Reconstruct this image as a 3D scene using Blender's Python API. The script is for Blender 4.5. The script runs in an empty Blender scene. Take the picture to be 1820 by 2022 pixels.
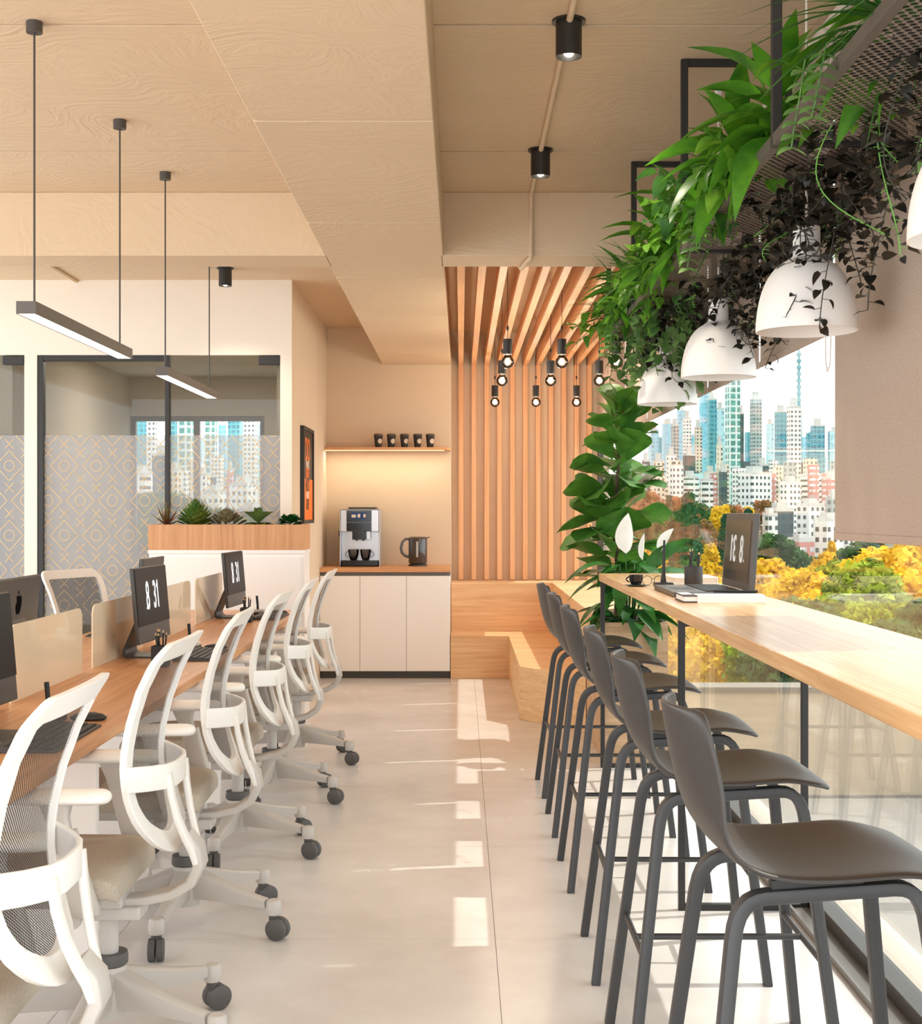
import bpy, bmesh, math, random
from mathutils import Vector, Matrix, Euler
random.seed(7)
C = bpy.context.scene.collection
PI = math.pi
R = math.radians

# ------------------------------------------------------------------ materials
def lin(c):
    out = []
    for v in c[:3]:
        v /= 255.0
        out.append(v/12.92 if v <= 0.04045 else ((v+0.055)/1.055)**2.4)
    return (out[0], out[1], out[2], 1.0)

def new_mat(name):
    m = bpy.data.materials.new(name); m.use_nodes = True
    nt = m.node_tree; nt.nodes.clear()
    out = nt.nodes.new('ShaderNodeOutputMaterial')
    return m, nt, out

def N(nt, typ, **kw):
    n = nt.nodes.new(typ)
    for k, v in kw.items():
        if k == 'op': n.operation = v
        elif k.startswith('i_'): n.inputs[k[2:].replace('_', ' ')].default_value = v
        else: setattr(n, k, v)
    return n

def pbr(name, col, rough=0.5, metal=0.0, bump=0.0, bscale=200.0, var=0.0, vscale=3.0, spec=0.5, coat=0.0, trans=0.0, sss=0.0):
    m, nt, out = new_mat(name)
    p = N(nt, 'ShaderNodeBsdfPrincipled')
    p.inputs['Base Color'].default_value = lin(col)
    p.inputs['Roughness'].default_value = rough
    p.inputs['Metallic'].default_value = metal
    p.inputs['Specular IOR Level'].default_value = spec
    p.inputs['Coat Weight'].default_value = coat
    p.inputs['Transmission Weight'].default_value = trans
    tc = N(nt, 'ShaderNodeTexCoord')
    if var > 0:
        no = N(nt, 'ShaderNodeTexNoise'); no.inputs['Scale'].default_value = vscale; no.inputs['Detail'].default_value = 5
        nt.links.new(tc.outputs['Object'], no.inputs['Vector'])
        cr = N(nt, 'ShaderNodeValToRGB')
        a = lin(col); k = 1-var
        cr.color_ramp.elements[0].position = 0.3; cr.color_ramp.elements[1].position = 0.7
        cr.color_ramp.elements[0].color = (a[0]*k, a[1]*k, a[2]*k, 1); cr.color_ramp.elements[1].color = a
        nt.links.new(no.outputs['Fac'], cr.inputs['Fac']); nt.links.new(cr.outputs['Color'], p.inputs['Base Color'])
    if bump > 0:
        n2 = N(nt, 'ShaderNodeTexNoise'); n2.inputs['Scale'].default_value = bscale; n2.inputs['Detail'].default_value = 4
        nt.links.new(tc.outputs['Object'], n2.inputs['Vector'])
        b = N(nt, 'ShaderNodeBump'); b.inputs['Strength'].default_value = bump; b.inputs['Distance'].default_value = 0.01
        nt.links.new(n2.outputs['Fac'], b.inputs['Height']); nt.links.new(b.outputs['Normal'], p.inputs['Normal'])
    nt.links.new(p.outputs['BSDF'], out.inputs['Surface'])
    return m

def wood(name, c1, c2, sc=(2, 12, 60), rough=0.4, streak=0.75, spec=0.4):
    m, nt, out = new_mat(name)
    p = N(nt, 'ShaderNodeBsdfPrincipled'); p.inputs['Roughness'].default_value = rough
    p.inputs['Specular IOR Level'].default_value = spec
    tc = N(nt, 'ShaderNodeTexCoord'); mp = N(nt, 'ShaderNodeMapping'); mp.inputs['Scale'].default_value = sc
    nt.links.new(tc.outputs['Object'], mp.inputs['Vector'])
    n1 = N(nt, 'ShaderNodeTexNoise'); n1.inputs['Scale'].default_value = 1.0; n1.inputs['Detail'].default_value = 6; n1.inputs['Roughness'].default_value = 0.65; n1.inputs['Distortion'].default_value = 0.6
    nt.links.new(mp.outputs['Vector'], n1.inputs['Vector'])
    mp2 = N(nt, 'ShaderNodeMapping'); mp2.inputs['Scale'].default_value = tuple(s*0.22 for s in sc)
    nt.links.new(tc.outputs['Object'], mp2.inputs['Vector'])
    n2 = N(nt, 'ShaderNodeTexNoise'); n2.inputs['Scale'].default_value = 1.0; n2.inputs['Detail'].default_value = 3
    nt.links.new(mp2.outputs['Vector'], n2.inputs['Vector'])
    mx = N(nt, 'ShaderNodeMath', op='MULTIPLY_ADD'); mx.inputs[1].default_value = streak; 
    ad = N(nt, 'ShaderNodeMath', op='MULTIPLY'); ad.inputs[1].default_value = 1-streak
    nt.links.new(n2.outputs['Fac'], ad.inputs[0])
    nt.links.new(n1.outputs['Fac'], mx.inputs[0]); nt.links.new(ad.outputs[0], mx.inputs[2])
    cr = N(nt, 'ShaderNodeValToRGB')
    cr.color_ramp.elements[0].position = 0.36; cr.color_ramp.elements[0].color = lin(c2)
    cr.color_ramp.elements[1].position = 0.62; cr.color_ramp.elements[1].color = lin(c1)
    nt.links.new(mx.outputs[0], cr.inputs['Fac']); nt.links.new(cr.outputs['Color'], p.inputs['Base Color'])
    b = N(nt, 'ShaderNodeBump'); b.inputs['Strength'].default_value = 0.08; b.inputs['Distance'].default_value = 0.004
    nt.links.new(n1.outputs['Fac'], b.inputs['Height']); nt.links.new(b.outputs['Normal'], p.inputs['Normal'])
    nt.links.new(p.outputs['BSDF'], out.inputs['Surface'])
    return m

def plaster(name, col, bump=0.5, scale=1.6):
    m, nt, out = new_mat(name)
    p = N(nt, 'ShaderNodeBsdfPrincipled'); p.inputs['Roughness'].default_value = 0.75; p.inputs['Specular IOR Level'].default_value = 0.25
    tc = N(nt, 'ShaderNodeTexCoord')
    n0 = N(nt, 'ShaderNodeTexNoise'); n0.inputs['Scale'].default_value = 1.1; n0.inputs['Detail'].default_value = 2
    nt.links.new(tc.outputs['Object'], n0.inputs['Vector'])
    vm = N(nt, 'ShaderNodeVectorMath', op='MULTIPLY_ADD'); vm.inputs[1].default_value = (2.2, 2.2, 2.2)
    nt.links.new(n0.outputs['Color'], vm.inputs[0]); nt.links.new(tc.outputs['Object'], vm.inputs[2])
    mp = N(nt, 'ShaderNodeMapping'); mp.inputs['Scale'].default_value = (scale, scale*6, scale*3)
    nt.links.new(vm.outputs[0], mp.inputs['Vector'])
    n1 = N(nt, 'ShaderNodeTexNoise'); n1.inputs['Scale'].default_value = 2.5; n1.inputs['Detail'].default_value = 7; n1.inputs['Roughness'].default_value = 0.6
    nt.links.new(mp.outputs['Vector'], n1.inputs['Vector'])
    cr = N(nt, 'ShaderNodeValToRGB'); a = lin(col)
    cr.color_ramp.elements[0].position = 0.3; cr.color_ramp.elements[1].position = 0.75
    cr.color_ramp.elements[0].color = (a[0]*0.975, a[1]*0.975, a[2]*0.97, 1); cr.color_ramp.elements[1].color = a
    nt.links.new(n1.outputs['Fac'], cr.inputs['Fac']); nt.links.new(cr.outputs['Color'], p.inputs['Base Color'])
    b = N(nt, 'ShaderNodeBump'); b.inputs['Strength'].default_value = bump; b.inputs['Distance'].default_value = 0.012
    nt.links.new(n1.outputs['Fac'], b.inputs['Height']); nt.links.new(b.outputs['Normal'], p.inputs['Normal'])
    nt.links.new(p.outputs['BSDF'], out.inputs['Surface'])
    return m

def glass(name, tint=(1, 1, 1), refl=1.0, rough=0.0, film=0.0, filmcol=(200, 195, 190), ior=1.5):
    """thin sheet: transparent + fresnel mirror (+ optional milky film)"""
    m, nt, out = new_mat(name)
    tr = N(nt, 'ShaderNodeBsdfTransparent'); tr.inputs['Color'].default_value = (tint[0], tint[1], tint[2], 1)
    gl = N(nt, 'ShaderNodeBsdfGlossy'); gl.inputs['Roughness'].default_value = rough
    fr = N(nt, 'ShaderNodeFresnel'); fr.inputs['IOR'].default_value = ior
    ml = N(nt, 'ShaderNodeMath', op='MULTIPLY'); ml.inputs[1].default_value = refl; ml.use_clamp = True
    nt.links.new(fr.outputs['Fac'], ml.inputs[0])
    mix = N(nt, 'ShaderNodeMixShader')
    base = tr.outputs['BSDF']
    if film > 0:
        df = N(nt, 'ShaderNodeBsdfDiffuse'); df.inputs['Color'].default_value = lin(filmcol)
        m0 = N(nt, 'ShaderNodeMixShader'); m0.inputs['Fac'].default_value = film
        nt.links.new(tr.outputs['BSDF'], m0.inputs[1]); nt.links.new(df.outputs['BSDF'], m0.inputs[2]); base = m0.outputs['Shader']
    nt.links.new(ml.outputs[0], mix.inputs['Fac']); nt.links.new(base, mix.inputs[1]); nt.links.new(gl.outputs['BSDF'], mix.inputs[2])
    nt.links.new(mix.outputs['Shader'], out.inputs['Surface'])
    return m

def emit(name, col, strength):
    m, nt, out = new_mat(name)
    e = N(nt, 'ShaderNodeEmission'); e.inputs['Color'].default_value = lin(col); e.inputs['Strength'].default_value = strength
    nt.links.new(e.outputs['Emission'], out.inputs['Surface'])
    return m

def leafmat(name, c1, c2, rough=0.4, trans=0.3, scale=9.0):
    m, nt, out = new_mat(name)
    p = N(nt, 'ShaderNodeBsdfPrincipled'); p.inputs['Roughness'].default_value = rough; p.inputs['Specular IOR Level'].default_value = 0.35
    tl = N(nt, 'ShaderNodeBsdfTranslucent')
    tc = N(nt, 'ShaderNodeTexCoord'); no = N(nt, 'ShaderNodeTexNoise'); no.inputs['Scale'].default_value = scale; no.inputs['Detail'].default_value = 3
    nt.links.new(tc.outputs['Object'], no.inputs['Vector'])
    cr = N(nt, 'ShaderNodeValToRGB'); cr.color_ramp.elements[0].position = 0.35; cr.color_ramp.elements[1].position = 0.65
    cr.color_ramp.elements[0].color = lin(c2); cr.color_ramp.elements[1].color = lin(c1)
    nt.links.new(no.outputs['Fac'], cr.inputs['Fac'])
    nt.links.new(cr.outputs['Color'], p.inputs['Base Color']); nt.links.new(cr.outputs['Color'], tl.inputs['Color'])
    mx = N(nt, 'ShaderNodeMixShader'); mx.inputs['Fac'].default_value = trans
    nt.links.new(p.outputs['BSDF'], mx.inputs[1]); nt.links.new(tl.outputs['BSDF'], mx.inputs[2])
    nt.links.new(mx.outputs['Shader'], out.inputs['Surface'])
    return m

def holes(name, col, pitch_a, pitch_b, axes, radius, rough=0.5, hexa=True, alpha_min=0.0, flip=False):
    """sheet with a repeating pattern of round holes in two object axes"""
    m, nt, out = new_mat(name)
    p = N(nt, 'ShaderNodeBsdfPrincipled'); p.inputs['Base Color'].default_value = lin(col); p.inputs['Roughness'].default_value = rough
    tr = N(nt, 'ShaderNodeBsdfTransparent')
    tc = N(nt, 'ShaderNodeTexCoord'); sp = N(nt, 'ShaderNodeSeparateXYZ'); nt.links.new(tc.outputs['Object'], sp.inputs[0])
    def cell(offa, offb):
        ds = []
        for ax, pt, of in ((axes[0], pitch_a, offa), (axes[1], pitch_b, offb)):
            d = N(nt, 'ShaderNodeMath', op='MULTIPLY_ADD'); d.inputs[1].default_value = 1.0/pt; d.inputs[2].default_value = of+100
            nt.links.new(sp.outputs[ax], d.inputs[0])
            f = N(nt, 'ShaderNodeMath', op='FRACT'); nt.links.new(d.outputs[0], f.inputs[0])
            s = N(nt, 'ShaderNodeMath', op='SUBTRACT'); nt.links.new(f.outputs[0], s.inputs[0]); s.inputs[1].default_value = 0.5
            q = N(nt, 'ShaderNodeMath', op='MULTIPLY'); nt.links.new(s.outputs[0], q.inputs[0]); q.inputs[1].default_value = pt
            w = N(nt, 'ShaderNodeMath', op='MULTIPLY'); nt.links.new(q.outputs[0], w.inputs[0]); nt.links.new(q.outputs[0], w.inputs[1])
            ds.append(w)
        a = N(nt, 'ShaderNodeMath', op='ADD'); nt.links.new(ds[0].outputs[0], a.inputs[0]); nt.links.new(ds[1].outputs[0], a.inputs[1])
        return a
    c1 = cell(0, 0)
    last = c1
    if hexa:
        c2 = cell(0.5, 0.5)
        last = N(nt, 'ShaderNodeMath', op='MINIMUM'); nt.links.new(c1.outputs[0], last.inputs[0]); nt.links.new(c2.outputs[0], last.inputs[1])
    lt = N(nt, 'ShaderNodeMath', op='LESS_THAN'); lt.inputs[1].default_value = radius*radius
    nt.links.new(last.outputs[0], lt.inputs[0])
    mx = N(nt, 'ShaderNodeMixShader')
    nt.links.new(lt.outputs[0], mx.inputs['Fac']); nt.links.new(p.outputs['BSDF'], mx.inputs[1]); nt.links.new(tr.outputs['BSDF'], mx.inputs[2])
    nt.links.new(mx.outputs['Shader'], out.inputs['Surface'])
    return m

def facade(name, wall, win, px=3.0, pz=3.2, fx=0.5, fz=0.5, rough=0.6, band=False):
    """building front: regular windows in object coordinates"""
    m, nt, out = new_mat(name)
    p = N(nt, 'ShaderNodeBsdfPrincipled'); p.inputs['Roughness'].default_value = rough
    tc = N(nt, 'ShaderNodeTexCoord'); sp = N(nt, 'ShaderNodeSeparateXYZ'); nt.links.new(tc.outputs['Object'], sp.inputs[0])
    ge = N(nt, 'ShaderNodeNewGeometry'); sn = N(nt, 'ShaderNodeSeparateXYZ'); nt.links.new(ge.outputs['Normal'], sn.inputs[0])
    xy = N(nt, 'ShaderNodeMath', op='ADD'); nt.links.new(sp.outputs[0], xy.inputs[0]); nt.links.new(sp.outputs[1], xy.inputs[1])
    def fr(src, pt, f):
        d = N(nt, 'ShaderNodeMath', op='MULTIPLY_ADD'); d.inputs[1].default_value = 1/pt; d.inputs[2].default_value = 50.2
        nt.links.new(src, d.inputs[0])
        q = N(nt, 'ShaderNodeMath', op='FRACT'); nt.links.new(d.outputs[0], q.inputs[0])
        g = N(nt, 'ShaderNodeMath', op='LESS_THAN'); g.inputs[1].default_value = f; nt.links.new(q.outputs[0], g.inputs[0])
        return g
    a = fr(xy.outputs[0], px, fx); b = fr(sp.outputs[2], pz, fz)
    ab = N(nt, 'ShaderNodeMath', op='MULTIPLY'); nt.links.new(a.outputs[0], ab.inputs[0]); nt.links.new(b.outputs[0], ab.inputs[1])
    up = N(nt, 'ShaderNodeMath', op='LESS_THAN'); up.inputs[1].default_value = 0.7; nt.links.new(sn.outputs[2], up.inputs[0])
    fin = N(nt, 'ShaderNodeMath', op='MULTIPLY'); nt.links.new(ab.outputs[0], fin.inputs[0]); nt.links.new(up.outputs[0], fin.inputs[1])
    no = N(nt, 'ShaderNodeTexNoise'); no.inputs['Scale'].default_value = 0.35; nt.links.new(tc.outputs['Object'], no.inputs['Vector'])
    cr = N(nt, 'ShaderNodeValToRGB'); w = lin(win)
    cr.color_ramp.elements[0].position = 0.35; cr.color_ramp.elements[1].position = 0.65
    cr.color_ramp.elements[0].color = (w[0]*0.55, w[1]*0.55, w[2]*0.6, 1); cr.color_ramp.elements[1].color = (min(1, w[0]*1.4), min(1, w[1]*1.4), min(1, w[2]*1.4), 1)
    nt.links.new(no.outputs['Fac'], cr.inputs['Fac'])
    mx = N(nt, 'ShaderNodeMix'); mx.data_type = 'RGBA'
    nt.links.new(fin.outputs[0], mx.inputs[0]); mx.inputs[6].default_value = lin(wall); nt.links.new(cr.outputs['Color'], mx.inputs[7])
    nt.links.new(mx.outputs[2], p.inputs['Base Color'])
    nt.links.new(p.outputs['BSDF'], out.inputs['Surface'])
    return m

# ------------------------------------------------------------------ mesh builder
class MB:
    def __init__(s): s.v = []; s.f = []
    def add(s, vs, fs, M=None):
        o = len(s.v)
        if M is not None: vs = [tuple(M @ Vector(p)) for p in vs]
        s.v += [tuple(p) for p in vs]; s.f += [tuple(i+o for i in f) for f in fs]
        return s
    def box(s, x0, x1, y0, y1, z0, z1, M=None):
        vs = [(x0,y0,z0),(x1,y0,z0),(x1,y1,z0),(x0,y1,z0),(x0,y0,z1),(x1,y0,z1),(x1,y1,z1),(x0,y1,z1)]
        return s.add(vs, [(0,3,2,1),(4,5,6,7),(0,1,5,4),(1,2,6,5),(2,3,7,6),(3,0,4,7)], M)
    def prism(s, poly, z0, z1, M=None):
        n = len(poly)
        vs = [(p[0],p[1],z0) for p in poly]+[(p[0],p[1],z1) for p in poly]
        fs = [tuple(range(n-1,-1,-1)), tuple(range(n,2*n))]+[(i,(i+1)%n,n+(i+1)%n,n+i) for i in range(n)]
        return s.add(vs, fs, M)
    def cyl(s, c, r, z0, z1, n=24, r2=None, M=None):
        r2 = r if r2 is None else r2
        vs = [(c[0]+r*math.cos(2*PI*i/n), c[1]+r*math.sin(2*PI*i/n), z0) for i in range(n)]
        vs += [(c[0]+r2*math.cos(2*PI*i/n), c[1]+r2*math.sin(2*PI*i/n), z1) for i in range(n)]
        fs = [tuple(range(n-1,-1,-1)), tuple(range(n,2*n))]+[(i,(i+1)%n,n+(i+1)%n,n+i) for i in range(n)]
        return s.add(vs, fs, M)
    def lathe(s, prof, n=32, M=None, c=(0,0)):
        vs = []; fs = []
        for r, z in prof:
            r = max(r, 1e-5)
            vs += [(c[0]+r*math.cos(2*PI*i/n), c[1]+r*math.sin(2*PI*i/n), z) for i in range(n)]
        for k in range(len(prof)-1):
            for i in range(n):
                a = k*n+i; b = k*n+(i+1)%n
                fs.append((a, b, b+n, a+n))
        return s.add(vs, fs, M)
    def sweep(s, path, prof, closed=False, up=(0,0,1), cap=True, scale=None, M=None):
        """prof: 2d points (side, up) swept along path"""
        P = [Vector(p) for p in path]; n = len(P); k = len(prof); vs = []; fs = []
        U = Vector(up).normalized(); prevS = None
        for i in range(n):
            if closed: t = (P[(i+1)%n]-P[i-1])
            else: t = P[min(i+1,n-1)]-P[max(i-1,0)]
            if t.length < 1e-9: t = Vector((0,0,1))
            t.normalize()
            S = t.cross(U)
            if S.length < 0.05:
                S = prevS.copy() if prevS is not None else t.cross(Vector((0.31,0.95,0)))
            S.normalize()
            if prevS is not None and S.dot(prevS) < 0: S = -S
            prevS = S
            W = S.cross(t); W.normalize()
            q = 1.0 if scale is None else scale[i]
            for a, b in prof: vs.append(tuple(P[i]+S*a*q+W*b*q))
        m = n if closed else n-1
        for i in range(m):
            for j in range(k):
                a = i*k+j; b = i*k+(j+1)%k; c2 = ((i+1)%n)*k+(j+1)%k; d = ((i+1)%n)*k+j
                fs.append((a,b,c2,d))
        if cap and not closed:
            fs.append(tuple(range(k-1,-1,-1))); fs.append(tuple(range((n-1)*k, n*k)))
        return s.add(vs, fs, M)
    def tube(s, path, r, n=8, closed=False, scale=None, M=None):
        prof = [(r*math.cos(2*PI*i/n), r*math.sin(2*PI*i/n)) for i in range(n)]
        return s.sweep(path, prof, closed=closed, up=(0.137,0.211,0.968) , scale=scale, M=M)
    def sphere(s, c, r, n=16, m=10, sz=1.0, M=None):
        prof = [(r*math.sin(PI*i/m), c[2]-r*sz*math.cos(PI*i/m)) for i in range(m+1)]
        return s.lathe(prof, n, M, (c[0], c[1]))
    def grid(s, pts, M=None):
        nr = len(pts); nc = len(pts[0])
        vs = [p for row in pts for p in row]
        fs = [(i*nc+j, i*nc+j+1, (i+1)*nc+j+1, (i+1)*nc+j) for i in range(nr-1) for j in range(nc-1)]
        return s.add(vs, fs, M)
    def build(s, name, mat, parent=None, smooth=False, bevel=0.0, bseg=2, solid=0.0, sub=0, loc=None, angle=40, noshade=False):
        me = bpy.data.meshes.new(name)
        me.from_pydata(s.v, [], s.f); me.update()
        bm = bmesh.new(); bm.from_mesh(me); bmesh.ops.recalc_face_normals(bm, faces=bm.faces) if not noshade else None
        bm.to_mesh(me); bm.free()
        me.materials.append(mat)
        o = bpy.data.objects.new(name, me); C.objects.link(o)
        if parent is not None: o.parent = parent
        if loc is not None: o.location = loc
        if smooth:
            for p in me.polygons: p.use_smooth = True
        if solid:
            md = o.modifiers.new('solid', 'SOLIDIFY'); md.thickness = solid; md.offset = 0
        if bevel:
            md = o.modifiers.new('bev', 'BEVEL'); md.width = bevel; md.segments = bseg; md.limit_method = 'ANGLE'; md.angle_limit = R(35)
            for p in me.polygons: p.use_smooth = True
            md.harden_normals = True
        if sub:
            md = o.modifiers.new('sub', 'SUBSURF'); md.levels = sub; md.render_levels = sub
        if smooth and not sub and not bevel and angle:
            try:
                me.set_sharp_from_angle(angle=R(angle))
            except Exception: pass
        return o

def rrect(w, h, r, n=3):
    pts = []
    for cx, cy, a0 in ((w/2-r,h/2-r,0),(-w/2+r,h/2-r,90),(-w/2+r,-h/2+r,180),(w/2-r,-h/2+r,270)):
        for i in range(n+1):
            a = R(a0+90*i/n); pts.append((cx+r*math.cos(a), cy+r*math.sin(a)))
    return pts

def tag(o, label=None, cat=None, group=None, kind=None):
    if label: o['label'] = label
    if cat: o['category'] = cat
    if group: o['group'] = group
    if kind: o['kind'] = kind
    return o
def thing(name, label, cat, loc=(0,0,0), rz=0.0, group=None):
    o = bpy.data.objects.new(name, None); C.objects.link(o); o.empty_display_size = 0.1
    o.location = loc; o.rotation_euler = (0,0,rz)
    return tag(o, label, cat, group)
def struct(o): o['kind'] = 'structure'; return o
KIDS = {}
def copy_tree(o, parent=None):
    c = o.copy(); C.objects.link(c)
    if parent is not None: c.parent = parent
    for ch in [x for x in bpy.data.objects if x.parent == o]: copy_tree(ch, c)
    return c
def place(proto, first, loc, rz, label=None, group=None):
    o = proto if first else copy_tree(proto)
    o.location = loc; o.rotation_euler = (0,0,rz)
    if label: o['label'] = label
    if group: o['group'] = group
    return o
def text(name, body, size, mat, parent, loc, rot, sx=1.0, ext=0.0008, off=0.0, align='CENTER'):
    cu = bpy.data.curves.new(name, 'FONT'); cu.body = body; cu.size = size; cu.extrude = ext; cu.offset = off
    cu.align_x = align; cu.align_y = 'CENTER'; cu.materials.append(mat)
    tmp = bpy.data.objects.new(name+'_tmp', cu); C.objects.link(tmp)
    me = bpy.data.meshes.new_from_object(tmp.evaluated_get(bpy.context.evaluated_depsgraph_get())); me.name = name
    bpy.data.objects.remove(tmp); bpy.data.curves.remove(cu)
    if body.endswith('31'):                       # the flag of the figure one
        xs_ = [v.co.x for v in me.vertices]; yt = max(v.co.y for v in me.vertices); xr = max(xs_); wb = .10*size
        bm = bmesh.new(); bm.from_mesh(me)
        q_ = [bm.verts.new((x, y, ext)) for x, y in ((xr-.02*size,yt),(xr-wb*.5,yt),(xr-wb*2.6,yt-.13*size),(xr-wb*2.6,yt-.22*size),(xr-.02*size,yt-.12*size))]
        bm.faces.new(list(reversed(q_))); bm.to_mesh(me); bm.free()
    o = bpy.data.objects.new(name, me); C.objects.link(o)
    if parent: o.parent = parent
    o.location = loc; o.rotation_euler = rot; o.scale = (sx, 1, 1)
    return o
ORD = ['first','second','third','fourth','fifth','sixth','seventh','eighth','ninth','tenth','eleventh','twelfth']

# palette
M_CEIL = plaster('ceiling_plaster', (220,196,166), 0.6)
M_BEAM = plaster('beam_plaster', (220,196,166), 0.5, 1.2)
M_WHITE = pbr('wall_paint', (244,234,220), 0.75, var=0.03, vscale=2)
M_NICHE = pbr('niche_paint', (226,205,178), 0.75, var=0.03, vscale=2)
M_GREYW = pbr('meeting_room_paint', (190,180,165), 0.8, var=0.03)
M_CABW = pbr('white_laminate', (252,248,244), 0.35, var=0.01)
M_DARK = pbr('black_metal', (38,36,35), 0.45, var=0.05, vscale=8)
M_DARK2 = pbr('dark_grey_metal', (72,68,64), 0.45, var=0.05, vscale=8)
M_OAK = wood('oak_veneer', (242,204,158), (218,170,120), (1.6, 6, 38), 0.38)
M_DESK = wood('desk_veneer', (226,168,114), (188,126,78), (42, 1.6, 42), 0.33)
M_BAR = wood('bar_oak', (228,186,136), (196,146,96), (38, 1.4, 38), 0.24, .75, .28)
M_SLATY = wood('slat_wood_lengthwise', (238,186,138), (220,162,114), (40, 1.5, 40), 0.5)
M_SLATZ = wood('slat_wood_upright', (238,186,138), (220,162,114), (40, 40, 1.5), 0.5)
M_PLANTW = wood('planter_veneer', (222,168,120), (198,142,96), (38, 38, 1.4), 0.45)
M_PALEOAK = wood('pale_oak', (222,188,150), (188,150,112), (1.6, 6, 34), 0.45)
M_TOPW = wood('counter_wood', (228,172,118), (200,140,92), (2, 30, 30), 0.4)
# ================================================================== THE SETTING
ZC = 2.925      # ceiling
WX = 1.22       # glass plane of the window wall
# floor: polished concrete with thin joints
m, nt, out = new_mat('polished_concrete')
p = N(nt, 'ShaderNodeBsdfPrincipled'); p.inputs['Roughness'].default_value = 0.2; p.inputs['Specular IOR Level'].default_value = 0.45
tc = N(nt, 'ShaderNodeTexCoord')
n1 = N(nt, 'ShaderNodeTexNoise'); n1.inputs['Scale'].default_value = 1.3; n1.inputs['Detail'].default_value = 8; n1.inputs['Roughness'].default_value = 0.65
nt.links.new(tc.outputs['Object'], n1.inputs['Vector'])
cr = N(nt, 'ShaderNodeValToRGB'); cr.color_ramp.elements[0].position = 0.3; cr.color_ramp.elements[1].position = 0.7
cr.color_ramp.elements[0].color = lin((208,203,199)); cr.color_ramp.elements[1].color = lin((230,226,222))
nt.links.new(n1.outputs['Fac'], cr.inputs['Fac']); nt.links.new(cr.outputs['Color'], p.inputs['Base Color'])
rr = N(nt, 'ShaderNodeMapRange'); rr.inputs['To Min'].default_value = 0.14; rr.inputs['To Max'].default_value = 0.34
nt.links.new(n1.outputs['Fac'], rr.inputs['Value']); nt.links.new(rr.outputs['Result'], p.inputs['Roughness'])
nt.links.new(p.outputs['BSDF'], out.inputs['Surface']); M_FLOOR = m

b = MB()
jx = [-4.6, -1.09, 0.108, 1.235]; jy = [-0.5, 0.72, 1.92, 3.12, 4.32, 5.52, 6.72, 7.92, 9.12, 10.32, 12.9]
for i in range(3):
    for j in range(len(jy)-1):
        b.box(jx[i]+.0008, jx[i+1]-.0008, jy[j]+.0008, jy[j+1]-.0008, -0.02, 0.0)
b.box(-4.6, 1.235, -0.5, 12.9, -0.12, -0.0195)
struct(b.build('floor', M_FLOOR))

# ceiling in strips with shadow grooves
b = MB(); gy = [-0.5, 1.33, 2.875, 4.425, 5.975, 7.52, 12.9]
for j in range(len(gy)-1):
    b.box(-4.6, 1.40, gy[j]+.009, gy[j+1]-.009, ZC, ZC+.05)
b.box(-4.6, 1.40, -0.5, 12.9, ZC+.04, ZC+.12)
struct(b.build('ceiling', M_CEIL, bevel=0.003, bseg=1))
# long main beam with rounded joints and its cross beams
b = MB(); by = [-0.5, 1.3, 2.86, 4.41, 5.96, 7.35, 8.77, 11.7]
for j in range(len(by)-1):
    b.box(-0.672, -0.088, by[j]+.009, by[j+1]-.009, 2.611, ZC)
b.box(-0.660, -0.10, -0.5, 11.7, 2.632, ZC)
struct(b.build('ceiling_beam', M_BEAM, bevel=0.005, bseg=2))
b = MB(); b.box(-4.6, -0.66, 6.73, 7.03, 2.611, ZC); struct(b.build('ceiling_beam', M_BEAM, bevel=0.004))
b = MB(); b.box(-0.10, 1.30, 6.73, 7.03, 2.611, ZC); struct(b.build('ceiling_beam', M_BEAM, bevel=0.004))

# walls
YP = 9.28
b = MB()
b.box(-4.6, -1.148, YP, YP+.08, 2.4155, ZC)                 # lintel of the glass partition
b.box(-1.227, -1.148, YP, YP+.08, 0, 2.4155)
b.box(-2.963, -2.877, YP, YP+.08, 0, 2.4155)
b.box(-1.227, -1.148, YP+.08, 11.7, 0, ZC)
b.box(-1.227, -0.085, 11.7, 12.12, 0, ZC)
struct(b.build('wall_back', M_WHITE))
b = MB(); b.box(-1.148, -1.146, YP+.001, 11.699, 0, ZC); b.box(-1.1459, -0.086, 11.697, 11.6999, 0, ZC)
struct(b.build('wall_niche', M_NICHE))
b = MB(); b.box(-0.0849, 1.30, 12.0, 12.12, 0, ZC)
struct(b.build('wall_slats', M_NICHE))
# meeting rooms behind the glass
b = MB()
b.box(-4.6, -3.07, 12.7, 12.8, 0, 2.6); b.box(-1.825, -1.227, 12.7, 12.8, 0, 2.6)
b.box(-3.07, -1.825, 12.7, 12.8, 0, 0.95); b.box(-3.07, -1.825, 12.7, 12.8, 2.24, 2.6)
b.box(-3.16, -3.07, YP+.08, 12.7, 0, 2.6)
b.box(-4.12, -3.98, 12.4, 12.7, 0, 2.6)
b.box(-1.26, -1.227, YP+.08, 12.7, 0, 2.6)
struct(b.build('wall_meeting_room', M_GREYW))
b = MB(); b.box(-4.6, -1.227, YP+.08, 12.8, 2.6, 2.64); struct(b.build('ceiling_meeting_room', M_GREYW))
b = MB(); b.box(-4.7, -4.6, -0.5, 9.3, -.1, .6); b.box(-4.7, -4.6, -0.5, 9.3, 2.82, ZC+.1); b.box(-4.7, -4.6, 9.3, 12.9, 0, ZC)
struct(b.build('wall_left', M_WHITE))
M_WFRAME = pbr('window_frame_grey', (120,112,104), 0.5)
M_CLEAR = glass('clear_glass', (0.95,0.98,0.97), 0.55)
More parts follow.
